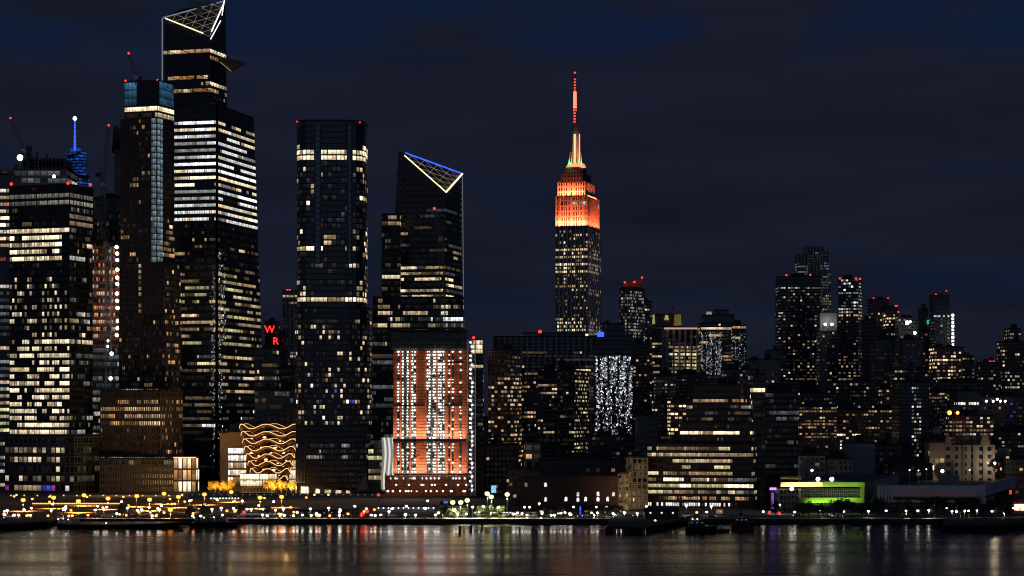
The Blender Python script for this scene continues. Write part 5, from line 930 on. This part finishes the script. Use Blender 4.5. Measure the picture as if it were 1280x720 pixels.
LP = dict(
    amber=[(29, 625), (67, 622), (105, 619), (98, 626.5), (135, 623), (171, 620), (187, 624.5), (205, 617), (223, 621), (213, 637), (255.5, 618), (289, 615), (352, 621), (325, 622), (90.5, 604)],
    white=[(9, 638), (30, 637), (64, 638), (79.5, 637), (119, 637.5), (130, 637), (172, 638), (177, 637), (249, 636), (265, 636.5), (276.5, 635), (292, 635.5), (297.5, 636), (329, 636.5), (333, 636), (354, 636.5), (388, 636), (411, 635), (425, 637), (490, 636), (476, 644), (507, 643), (519.5, 644), (531.5, 636),
           (548, 641), (534.6, 626), (557, 635), (568, 638), (572, 643), (544.5, 644), (599, 640), (604, 633), (623, 634), (6, 645), (18, 644), (146, 642), (190, 645), (458, 636), (66, 630), (152, 627), (237, 626), (272, 625), (303, 626), (342, 627)],
    low=[(334, 648.5), (355.5, 648.5), (367, 648.5), (378, 648.5), (389, 648.5), (399.5, 648.5), (251, 649), (241, 649), (464, 645), (469, 645)],
    lime=[(566, 628), (576, 628), (584, 625.5), (609, 617), (614, 621), (634, 618)],
    red=[(473, 618.5), (459, 639), (453, 642), (452, 647), (305, 640)],
    warm=[(17, 643.5), (23, 643.5), (33.5, 645), (86, 645), (350, 645), (396, 645), (871, 640.5), (195, 645), (60, 645), (110, 644), (158, 644), (215, 630), (231, 627)],
    prom=[(655.7, 634), (662, 634), (674, 629.5), (717, 633.7), (745.5, 634), (758, 633.7), (643, 642.5), (677.5, 642), (712, 642), (746.7, 641), (781, 641), (808, 633), (812, 641.7), (836.7, 648), (858, 632), (889, 633), (883.5, 640), (954, 639.5), (974.7, 631), (993.5, 640), (1024.7, 639), (1055, 639.5),
          (1085.6, 639), (1107.7, 638.5), (1132.7, 638.5), (1147.4, 638.5), (1161, 638), (1183, 635), (1190, 639), (1195.5, 639.5), (1206, 638.5), (1211, 638.5), (1221, 638), (1240, 639), (1255.7, 641.5), (1266.7, 635)])
rl = random.Random(33)
for _ in range(34): LP['white'].append((rl.uniform(2, 650), rl.uniform(631, 646)))
for _ in range(46): LP['warm'].append((rl.uniform(2, 470), rl.uniform(618, 646)))
for _ in range(20): LP['prom'].append((rl.uniform(640, 800), rl.uniform(640, 645)))
used = {}
for kd, pts in LP.items():
    desc, h, r, mt, arm = KIND[kd]; cnt = {}
    for i, (x, y) in enumerate(sorted(pts)):
        z0 = 2.3; Y_ = Yof(y, z0 + h); hh = h
        if Y_ < SHORE + 6:
            Y_ = SHORE + 6 + rl.uniform(0, 14); hh = max(1.6, CZ - (y - HY) * Y_ / F - z0)
        if i == 0: o = proto = make_lamp({'amber': 'street_lamp', 'lime': 'flood_lamp', 'red': 'signal_lamp', 'low': 'deck_lamp', 'warm': 'path_lamp'}.get(kd, 'globe_lamp'), h, r, mt, arm)
        else: o = copy_tree(proto)
        kids = KIDS[o.name] if i == 0 else [q for q in o.children]
        if kids and i == 0: first_lamp = (o, hh)
        elif abs(hh - h) > .05:
            for q in kids:
                if q.name.startswith('post'): q.scale.z = hh / h
                else: q.location.z = hh - h
        o.location = (X(x, Y_), Y_, z0); s_ = seg(x); cnt[s_] = cnt.get(s_, 0) + 1
        o['label'] = f'{desc} {s_}, {ORD[cnt[s_] - 1]} such from the left'; o['group'] = desc + 's along the waterfront'
        if kd in ('amber', 'lime') or (kd == 'red' and i == 0) or (kd in ('white', 'prom') and i % 2 == 0):
            l = bpy.data.lights.new('lamp_light', 'SPOT'); l.spot_size = math.radians(150); l.spot_blend = .6; l.energy = {'amber': 24000, 'lime': 22000}.get(kd, 1800); l.color = {'amber': (1, .42, .08), 'lime': (1, .95, .45), 'red': (1, .05, .03)}.get(kd, (1, .9, .75)); l.shadow_soft_size = .1
            lo = bpy.data.objects.new('lamp_light', l); COL.objects.link(lo); lo.parent = o; lo.location = (0, -.2, hh - r * 1.6)
    o, hh = first_lamp
    for q in KIDS[o.name]:
        if q.name.startswith('post'): q.scale.z = hh / h
        elif q.type == 'MESH': q.location.z = hh - h
for x, l_ in ((1022.5, 'left of two warm roof lamps standing above the lime lit pier hall'), (1039.7, 'right of two warm roof lamps standing above the lime lit pier hall')): worklamp(x, 599, 1224, l_, 1.2, name='roof_lamp')
worklamp(989.7, 611, 1218, 'warm lamp on the front of the pier hall beside its white panel', 1.1, name='wall_lamp')
# light reaching the foot of the towers from the plaza and streets
def streetlight_wash(nm, x, y, Y_, en, col, r=.3):
    l = bpy.data.lights.new(nm, 'POINT'); l.energy = en; l.color = col; l.shadow_soft_size = r; lo = bpy.data.objects.new(nm, l); COL.objects.link(lo); lo.location = P(x, y, Y_)
# ================================================================ cars
def make_car(body):
    o = thing('parked_car', 'car', 'car', (0, 0, 0)); KIDS[o.name] = []
    mb = MB(); mb.hexa([(-2.2, -.85, .3), (2.2, -.85, .3), (2.2, .85, .3), (-2.2, .85, .3)], [(-2.15, -.82, .85), (2.1, -.82, .8), (2.1, .82, .8), (-2.15, .82, .85)]); mb.hexa([(-1.6, -.78, .84), (1.0, -.78, .84), (1.0, .78, .84), (-1.6, .78, .84)], [(-1.2, -.64, 1.45), (.35, -.64, 1.45), (.35, .64, 1.45), (-1.2, .64, 1.45)]); mb.build('body', body, o)
    mb = MB(); mb.hexa([(-1.3, -.80, .92), (.75, -.80, .92), (.75, -.77, .92), (-1.3, -.77, .92)], [(-1.05, -.70, 1.36), (.3, -.70, 1.36), (.3, -.66, 1.36), (-1.05, -.66, 1.36)]); mb.build('window', M['dark'], o)
    for x in (-1.35, 1.35):
        for y in (-.8, .8): mb = MB(); mb.tube((x, y - .1, .33), (x, y + .1, .33), .33, n=10); mb.build('wheel', M['black'], o)
    for y in (-.6, .6):
        mb = MB(); mb.ball((2.15, y, .65), .16, n=6, k=4); mb.build('headlight', LED['head'], o); mb = MB(); mb.ball((-2.18, y, .68), .15, n=6, k=4); mb.build('taillight', LED['tail'], o)
    return o
cars = [(make_car(plain(n_ + ' car paint', c, .3, .05)), n_) for n_, c in (('black', (.02, .02, .022)), ('silver', (.4, .4, .42)), ('white', (.7, .7, .68)), ('yellow', (.6, .35, .03)))]
first = set()
def put_car(k, loc, rz, label, group, nm=None):
    proto, n_ = cars[k]
    o = proto if k not in first else copy_tree(proto); first.add(k); o.location = loc; o.rotation_euler.z = rz; o['label'] = label.format(n_); o['group'] = group
    if nm: o.name = nm
    return o
rc = random.Random(5); cnt = {}; ci = 0
xs = sorted([rc.uniform(2, 640) for _ in range(40)] + [rc.uniform(640, 800) for _ in range(26)] + [rc.uniform(800, 1060) for _ in range(10)])
last = {}
for x in xs:
    ln = rc.choice((0, 1, 2)); Y_ = (1175, 1182, 1193)[ln]; xx = X(x, Y_)
    if xx - last.get(ln, -1e9) < 6.5: continue
    last[ln] = xx; k = rc.choice((0, 0, 1, 1, 2, 3)); s_ = seg(x); key = (k, s_); cnt[key] = cnt.get(key, 0) + 1
    put_car(k, (xx, Y_, 2.25), (0 if ln == 0 else math.pi) + rc.uniform(-.5, .5) * 0, '{} car on the road ' + s_ + f', {ORD[cnt[key] - 1]} such from the left', 'cars on the waterfront road')
for i in range(13):
    x = 1128 + i * 7.6 + rc.uniform(-1, 1)
    if 1174 < x < 1197: continue
    k = rc.choice((0, 1, 2, 2)); cnt[(k, 'roof')] = cnt.get((k, 'roof'), 0) + 1
    Y_ = 1222 + (i % 3) * 9; put_car(k, (X(x, Y_), Y_, roofz + .02), rc.choice((0, math.pi, 1.2)), '{} car parked on the pier shed roof, ' + f'{ORD[cnt[(k, "roof")] - 1]} such from the left', 'cars parked on the pier shed roof')
# ================================================================ trees
def make_tree(seed, h, w_, n, leaf, nm, trunk=.28):
    rr = random.Random(seed); o = thing(nm, 'tree', 'tree', (0, 0, 0)); KIDS[o.name] = []
    mb = MB(); mb.tube((0, 0, 0), (0, 0, h * .5), .22, .14, 7); cl = []
    for i in range(11):
        a = rr.uniform(0, 6.28); f = rr.uniform(.35, .75); e = V((math.cos(a) * w_ * rr.uniform(.2, .8), math.sin(a) * w_ * rr.uniform(.2, .8), h * rr.uniform(.45, .92))); mb.tube((0, 0, h * f * .55), e, .1, .03, 5); cl.append((e, rr.uniform(.16, .3) * h))
    mb.build('trunk', M['bark'], o); mb = MB()
    for _ in range(n):
        c, r = rr.choice(cl); d = V((rr.gauss(0, 1), rr.gauss(0, 1), rr.gauss(0, .8))).normalized() * r * rr.random() ** .45; p = c + d
        u = V((rr.gauss(0, 1), rr.gauss(0, 1), rr.gauss(0, 1))).normalized(); v_ = u.orthogonal().normalized(); s_ = rr.uniform(.18, .4)
        mb.quad([p - u * s_, p - v_ * s_ * .7, p + u * s_, p + v_ * s_ * .7], None)
    mb.build('crown', leaf, o); return o
leafm = plain('dark leaves', (.05, .07, .025), .7, .5, 1.5); leafg = plain('golden autumn leaves', (.6, .38, .07), .7, .4, 1.5)
protos = [make_tree(60 + i, (8.5, 7, 9.5, 6)[i], (3.6, 3, 3.9, 2.6)[i], (1100, 800, 1300, 600)[i], leafm, 'promenade_tree') for i in range(4)]
tf_ = set(); cnt = {}
rt = random.Random(17); xs = sorted([rt.uniform(966, 1082) for _ in range(15)] + [rt.uniform(1082, 1180) for _ in range(14)] + [rt.uniform(1195, 1262) for _ in range(13)] + [rt.uniform(655, 770) for _ in range(9)] + [rt.uniform(540, 650) for _ in range(9)] + [rt.uniform(150, 470) for _ in range(11)])
SZ = ['round crowned', 'small', 'tall spreading', 'low bushy']
for x in xs:
    k = rt.randrange(4) if x > 960 else rt.choice((1, 3)); Y_ = rt.uniform(1162, 1167) if rt.random() < .6 or x < 960 else rt.uniform(1202, 1215); s_ = seg(x); cnt[(k, s_)] = cnt.get((k, s_), 0) + 1
    o = copy_tree(protos[k]) if k in tf_ else protos[k]; tf_.add(k); o.location = (X(x, Y_), Y_, 2.3); o.rotation_euler.z = rt.uniform(0, 6.28); f = rt.uniform(.8, 1.15); o.scale = (f, f, f)
    o['label'] = f'{SZ[k]} dark tree {s_}, {ORD[min(38, cnt[(k, s_)] - 1)]} such from the left'; o['group'] = 'trees along the promenade'
gold = make_tree(90, 10, 2.1, 1000, leafg, 'golden_tree'); gxs = [264, 269, 274.5, 280, 285, 289.5, 334, 340, 346, 352, 358, 364, 369]
for i, x in enumerate(gxs):
    o = gold if i == 0 else copy_tree(gold); Y_ = 1508 - (i % 2) * 4; o.location = (X(x, Y_), Y_, 2.3); f = rt.uniform(.8, 1.05); o.scale = (f, f, f); o.rotation_euler.z = i * 1.3
    side = 'left of the bright arcade' if x < 300 else 'under the honeycomb structure'; o['label'] = f'golden lamp lit tree {side}, {ORD[i if x < 300 else i - 6]} from the left'; o['group'] = 'golden lit trees on the plaza'
    if i in (0, 2, 4, 6, 8, 10, 12): streetlight_wash('tree_uplight', x, 610, 1496, 8000, (1, .62, .14))
# ================================================================ rail yard, sheds and small waterfront pieces
def shed(nm, label, x0, x1, y0, y1, Y_, mat, d=8, ridge=1.2, lights=0, lm='warm', cat='shed'):
    o = thing(nm, label, cat, (X((x0 + x1) / 2, Y_), Y_, 2.2)); zb = 2.2 if y1 is None else Z(y1, Y_)
    a, b_ = X(x0, Y_), X(x1, Y_); zt = Z(y0, Y_)
    mb = MB(); mb.box((a, Y_, zb), (b_, Y_ + d, zt)); mb.build('wall', M[mat], o)
    mb = MB(); mb.hexa([V((a - .4, Y_ - .4, zt)), V((b_ + .4, Y_ - .4, zt)), V((b_ + .4, Y_ + d + .4, zt)), V((a - .4, Y_ + d + .4, zt))], [V((a - .2, Y_ + d * .45, zt + ridge)), V((b_ + .2, Y_ + d * .45, zt + ridge)), V((b_ + .2, Y_ + d * .55, zt + ridge)), V((a - .2, Y_ + d * .55, zt + ridge))]); mb.build('roof', M['roof'], o)
    for i in range(lights):
        mb = MB(); x = a + (b_ - a) * (i + .5) / lights; mb.ball((x, Y_ - .5, zt - .4), .42, n=6, k=4); mb.build('lamp', LED[lm], o)
    return o
shed('rail_shed', 'long low rail shed edged with little golden lamps below the fin crowned tower', 40, 150, 628.5, None, 1330, 'conc', 20, .6, 44, 'yellow')
shed('yard_building', 'low bright yard building with a lit white counter below the plaza trees', 262, 300, 622, None, 1390, 'conc', 14, .6, 10, 'white', 'building')
shed('yard_wall', 'long pale retaining wall under the plaza with a faint line of lamps', 236, 470, 617.5, None, 1450, 'conc', 6, .4, 26, 'dimw', 'wall')
shed('yard_wall', 'dark retaining wall below the fin crowned office tower', -60, 236, 618.5, None, 1460, 'conc', 6, .4, 18, 'yellow', 'wall')
shed('site_cabin', 'row of white site cabins with small lamps below the honeycomb structure', 300, 345, 641, None, 1200, 'white', 5, .4, 9, 'dimw')
shed('ferry_shed', 'low dark ferry shed behind the low deck lamps', 372, 448, 640, None, 1206, 'dark', 10, 1.2, 8, 'dimw')
shed('flood_lit_tent', 'pale tent like shed washed green by flood lamps at the foot of the netted tower', 550, 586, 632, None, 1235, 'white', 10, 2.2, 0)
shed('ferry_hall', 'white columned hall lit under its canopy left of the flood lit tent', 470, 545, 634, None, 1245, 'conc', 10, .5, 12, 'white', 'building')
shed('kiosk', 'bright white bus kiosk under the yellow green flood lamps', 592, 640, 640, None, 1225, 'white', 5, .4, 12, 'white')
o = thing('blue_screen', 'small bright blue advertising screen beside the yellow green flood lamps', 'screen', P(617, 640, 1300)); mb = MB(); mb.box(P(614, 616, 1300), P(620, 607, 1300.4)); mb.build('screen', LED['bluepanel'], o); mb = MB(); mb.box(P(616.6, 640, 1300.5), P(617.6, 607, 1300.9)); mb.box(P(613.6, 616.4, 1300.42), P(620.4, 606.6, 1300.6)); mb.build('frame', M['dark'], o)
o = thing('blue_screen', 'small blue banner screen above the flood lit tent', 'screen', P(557, 632, 1230)); mb = MB(); mb.box(P(554.5, 629, 1230), P(560, 627, 1230.3)); mb.build('screen', LED['blue'], o); mb = MB(); mb.box(P(556.8, 640, 1230.4), P(557.4, 629, 1230.7)); mb.build('pole', M['dark'], o)
o = thing('light_column', 'glowing blue light column in front of the arched brick warehouse', 'light column', P(725.5, 645, 1180)); mb = MB(); mb.box(P(724.6, 643, 1180), P(726.2, 633, 1180.5)); mb.build('tube', LED['blue'], o); mb = MB(); mb.box(P(723.8, 646, 1180.6), P(727, 643, 1181.4)); mb.build('base', M['dark'], o)
o = thing('sign_tower', 'purple lit sign tower between the terraced warehouse and the pier hall', 'sign', P(966, 640, 1235)); mb = MB(); mb.box(P(964.5, 636, 1235), P(967, 616, 1236)); mb.build('glowing_shaft', emit('dim purple light', (.4, .2, .9), .5), o); mb = MB(); mb.box(P(962.5, 612.5, 1234.5), P(970, 609.5, 1236)); mb.build('sign_panel', LED['purple'], o); mb = MB(); mb.box(P(963, 640, 1236.2), P(968.5, 609, 1238)); mb.build('frame', M['dark'], o)
o = thing('orange_stall', 'orange lit stall at the foot of the terraced warehouse', 'stall', P(899, 645, 1220)); mb = MB(); mb.box(P(894, 645, 1221), P(904, 635, 1223)); mb.build('wall', M['net'], o); mb = MB(); mb.box(P(895, 643, 1220.8), P(903, 637, 1220.95)); mb.build('window', E['o'], o); mb = MB(); mb.box(P(893.5, 635, 1219.5), P(904.5, 634, 1223)); mb.build('roof', M['dark'], o)
for i, (x, y) in enumerate(((974, 641.5), (962, 640.5))): worklamp(x, y, 1215, ['red lamp beside the promenade in front of the lime lit pier hall', 'red lamp below the purple sign tower'][i], .9, 'red', name='signal_lamp')
o = thing('red_kiosk', 'red kiosk lit from inside at the right end of the pier shed', 'kiosk', P(1270, 640, 1190)); mb = MB(); mb.hexa([P(1262, 641, 1190), P(1290, 641, 1190), P(1290, 641, 1196), P(1262, 641, 1196)], [P(1266, 626, 1190), P(1290, 622, 1190), P(1290, 622, 1196), P(1266, 626, 1196)]); mb.build('wall', plain('red paint', (.6, .08, .05), .6), o); mb = MB(); mb.box(P(1268, 638, 1189.7), P(1284, 630, 1189.95)); mb.build('window', E['W'], o)
o = thing('red_banner', 'small red lit banner above the far right kiosk', 'banner', P(1263, 620, 1210)); mb = MB(); mb.box(P(1261.7, 618, 1210), P(1264.6, 612.5, 1210.3)); mb.build('cloth', emit('red lit banner', (1, .08, .02), .8), o); mb = MB(); mb.tube(P(1265, 632, 1210.2), P(1265, 611, 1210.2), .15); mb.build('pole', M['dark'], o)
# ================================================================ piers, boats, piles
def pier(nm, label, quad, z=3.2, mat='wood', posts=12, cat='pier'):
    """quad: river side left, river side right, land right, land left as (px, py) of the deck edge on the water"""
    o = thing(nm, label, cat, (0, 0, 0)); pts = []
    for x, y in quad: Y_ = Yof(y, 0); pts.append(V((X(x, Y_), Y_, 0)))
    o.location = sum(pts, V()) / 4
    mb = MB(); mb.hexa([p + V((0, 0, z - .9)) for p in pts], [p + V((0, 0, z)) for p in pts]); mb.build('deck', M[mat], o)
    mb = MB()
    for a, b_ in ((0, 1), (1, 2), (3, 0)):
        for i in range(posts + 1): p = pts[a].lerp(pts[b_], i / posts); p = p.lerp(o.location, .01); mb.tube(p + V((0, 0, -1)), p + V((0, 0, z - .95)), .35, n=6)
    mb.build('piling', M['wood'], o); mb = MB()
    for a, b_ in ((0, 1), (1, 2), (3, 0)):
        u, v_ = pts[a].lerp(o.location, .01) + V((0, 0, z + 1)), pts[b_].lerp(o.location, .01) + V((0, 0, z + 1)); mb.beam(u, v_, .06)
        for i in range(posts * 2 + 1): p = u.lerp(v_, i / posts / 2); mb.beam(p, p - V((0, 0, 1)), .05)
    mb.build('railing', M['steel'], o); return o
pier('pier', 'dark timber pier slanting into the river at the left edge', [(-40, 666), (60, 659.5), (72, 654.9), (-40, 654.9)])
pier('pier', 'dark timber pier with sheds reaching out before the terraced warehouse', [(757, 667), (806, 667), (866, 654.9), (764, 654.9)])
pier('pier', 'broad dark pier with lamps and trees at the lower right edge', [(1178, 664), (1255, 664), (1330, 654.9), (1180, 654.9)])
o = shed('pier_shed_roof', 'low dark shed with a sloping roof standing on the timber pier', 806, 848, 640, None, 1140, 'dark', 10, 2.2, 3, 'warm'); o.name = 'boat_shed'
o = thing('gangway_canopy', 'small pale tilted canopy at the head of the timber pier', 'canopy', P(770, 657, 1105)); mb = MB(); mb.hexa([P(763, 653, 1105), P(780, 658, 1105), P(780, 658, 1111), P(763, 653, 1111)], [P(763, 652.4, 1105), P(780, 657.3, 1105), P(780, 657.3, 1111), P(763, 652.4, 1111)]); mb.build('roof', M['white'], o); mb = MB(); [mb.tube(P(x, 661, 1106), P(x, 655, 1106), .15) for x in (766, 771, 777)]; mb.build('post', M['steel'], o)
for i, (x, y) in enumerate([(770, 655), (777, 656.5), (806, 653), (819, 651)]): worklamp(x, y, 1104 if x < 800 else 1118, f'small warm lamp on the timber pier before the terraced warehouse, {ORD[i]} from the left', .5, 'lampw', grp='lamps on the timber pier', name='pier_lamp')
def boat(nm, label, x0, x1, ywl, hull_h, mat, cabins, mast=0, lights=()):
    Y_ = Yof(ywl, 0); a, b_ = X(x0, Y_), X(x1, Y_); L_ = b_ - a; w_ = L_ * .24; o = thing(nm, label, 'boat', ((a + b_) / 2, Y_, 0))
    st = [(0, .75, .0), (.12, .95, 0), (.5, 1, 0), (.8, .75, .12), (1, .05, .35)]; mb = MB()
    for (f0, w0, s0), (f1, w1, s1) in zip(st, st[1:]):
        pa, pb = a + L_ * f0, a + L_ * f1
        mb.hexa([(pa, Y_ - w_ * w0 * .7, -.4), (pb - (L_ * .06 if f1 == 1 else 0), Y_ - w_ * w1 * .7, -.4), (pb - (L_ * .06 if f1 == 1 else 0), Y_ + w_ * w1 * .7, -.4), (pa, Y_ + w_ * w0 * .7, -.4)], [(pa, Y_ - w_ * w0, hull_h * (1 + s0)), (pb, Y_ - w_ * w1, hull_h * (1 + s1)), (pb, Y_ + w_ * w1, hull_h * (1 + s1)), (pa, Y_ + w_ * w0, hull_h * (1 + s0))])
    mb.build('hull', M[mat], o)
    for f0, f1, z1, mm in cabins:
        mb = MB(); mb.hexa([(a + L_ * f0, Y_ - w_ * .6, hull_h), (a + L_ * f1, Y_ - w_ * .6, hull_h), (a + L_ * f1, Y_ + w_ * .6, hull_h), (a + L_ * f0, Y_ + w_ * .6, hull_h)], [(a + L_ * f0 + .2, Y_ - w_ * .5, z1), (a + L_ * f1 - .5, Y_ - w_ * .5, z1), (a + L_ * f1 - .5, Y_ + w_ * .5, z1), (a + L_ * f0 + .2, Y_ + w_ * .5, z1)]); c = mb.build('cabin', M[mm], o)
        n = max(2, int(L_ * (f1 - f0) / 2.2)); mb = MB()
        for i in range(n): xx = a + L_ * (f0 + (f1 - f0) * (i + .3) / n); zz = hull_h + (z1 - hull_h) * .6; mb.box((xx, Y_ - w_ * .66, zz - .3), (xx + .9, Y_ - w_ * .52, zz + .35))
        mb.build('window_row', E['k'], c)
    if mast: mb = MB(); mb.tube((a + L_ * .45, Y_, hull_h), (a + L_ * .45, Y_, hull_h + mast), .14, .07); mb.tube((a + L_ * .45, Y_, hull_h + mast * .9), (a + L_ * .75, Y_, hull_h + 1), .06); mb.build('mast', M['dark'], o)
    for f, z in lights: mb = MB(); mb.ball((a + L_ * f, Y_ - w_ * .8, z), .4, n=6, k=4); mb.build('lamp', LED['white'], o)
    return o
boat('moored_ship', 'black hulled moored ship left of the small white topped boat', 857, 897, 666, 3.0, 'hull', [(.1, .6, 6.5, 'dark'), (.2, .45, 9, 'dark')], 12, [(.2, 7), (.35, 7)])
boat('fishing_boat', 'small red hulled boat with a white cabin between two dark ships', 894, 913, 665, 1.4, 'redhull', [(.15, .6, 3.4, 'white')], 4)
boat('lightship', 'dark red hulled old ship moored right of the small white cabin boat', 914, 944, 662, 3.6, 'redhull', [(.15, .7, 6, 'dark'), (.3, .5, 8.5, 'dark')], 13)
boat('moored_barge', 'long low dark barge with white deck lamps at the left shore', 76, 232, 658.6, 2.0, 'hull', [(.0, .13, 4.2, 'conc')], 0, [(.02, 4.6), (.06, 5), (.1, 4.5), (.4, 2.6)])
boat('moored_ferry', 'dark flat ferry with a few white lamps below the honeycomb structure', 238, 300, 658.4, 2.2, 'hull', [(.1, .75, 4.8, 'dark')], 0, [(.1, 5), (.3, 5), (.5, 5.2)])
for i, x in enumerate((574.5, 588.5, 602.5)):
    Y_ = Yof((666, 664, 661)[i], 0); o = thing('mooring_dolphin', ['thick dark mooring pile, leftmost of three off the netted tower', 'thick dark mooring pile, middle one of three off the netted tower', 'thin dark mooring pile, rightmost of three off the netted tower'][i], 'mooring pile', (X(x, Y_), Y_, 0), 'mooring piles off the netted tower')
    mb = MB()
    for k in range(7 if i < 2 else 3): t = k * .9; mb.tube((o.location.x + .45 * math.cos(t), Y_ + .45 * math.sin(t), -1), (o.location.x + .35 * math.cos(t), Y_ + .35 * math.sin(t), 3.0 - i * .4), .32, n=7)
    mb.build('piles', M['wood'], o); mb = MB(); mb.tube((o.location.x, Y_, 2.9 - i * .4), (o.location.x, Y_, 3.3 - i * .4), .9, n=10); mb.build('cap', M['dark'], o)
arealight('added_plaza_fill', P(160, 612, 1430), P(160, 540, 1548), 4500, 60, 2, (1, .55, .2), bpy.data.objects['rail_shed'])  # added area light stands in for street lamps warming the podium
arealight('added_street_fill', P(796, 633, 1212), P(797, 600, 1262), 1500, 12, 1, (1, .7, .35), bpy.data.objects['loft_building'] if 'loft_building' in bpy.data.objects else None)  # added wash of street light on the loft front, without a fixture
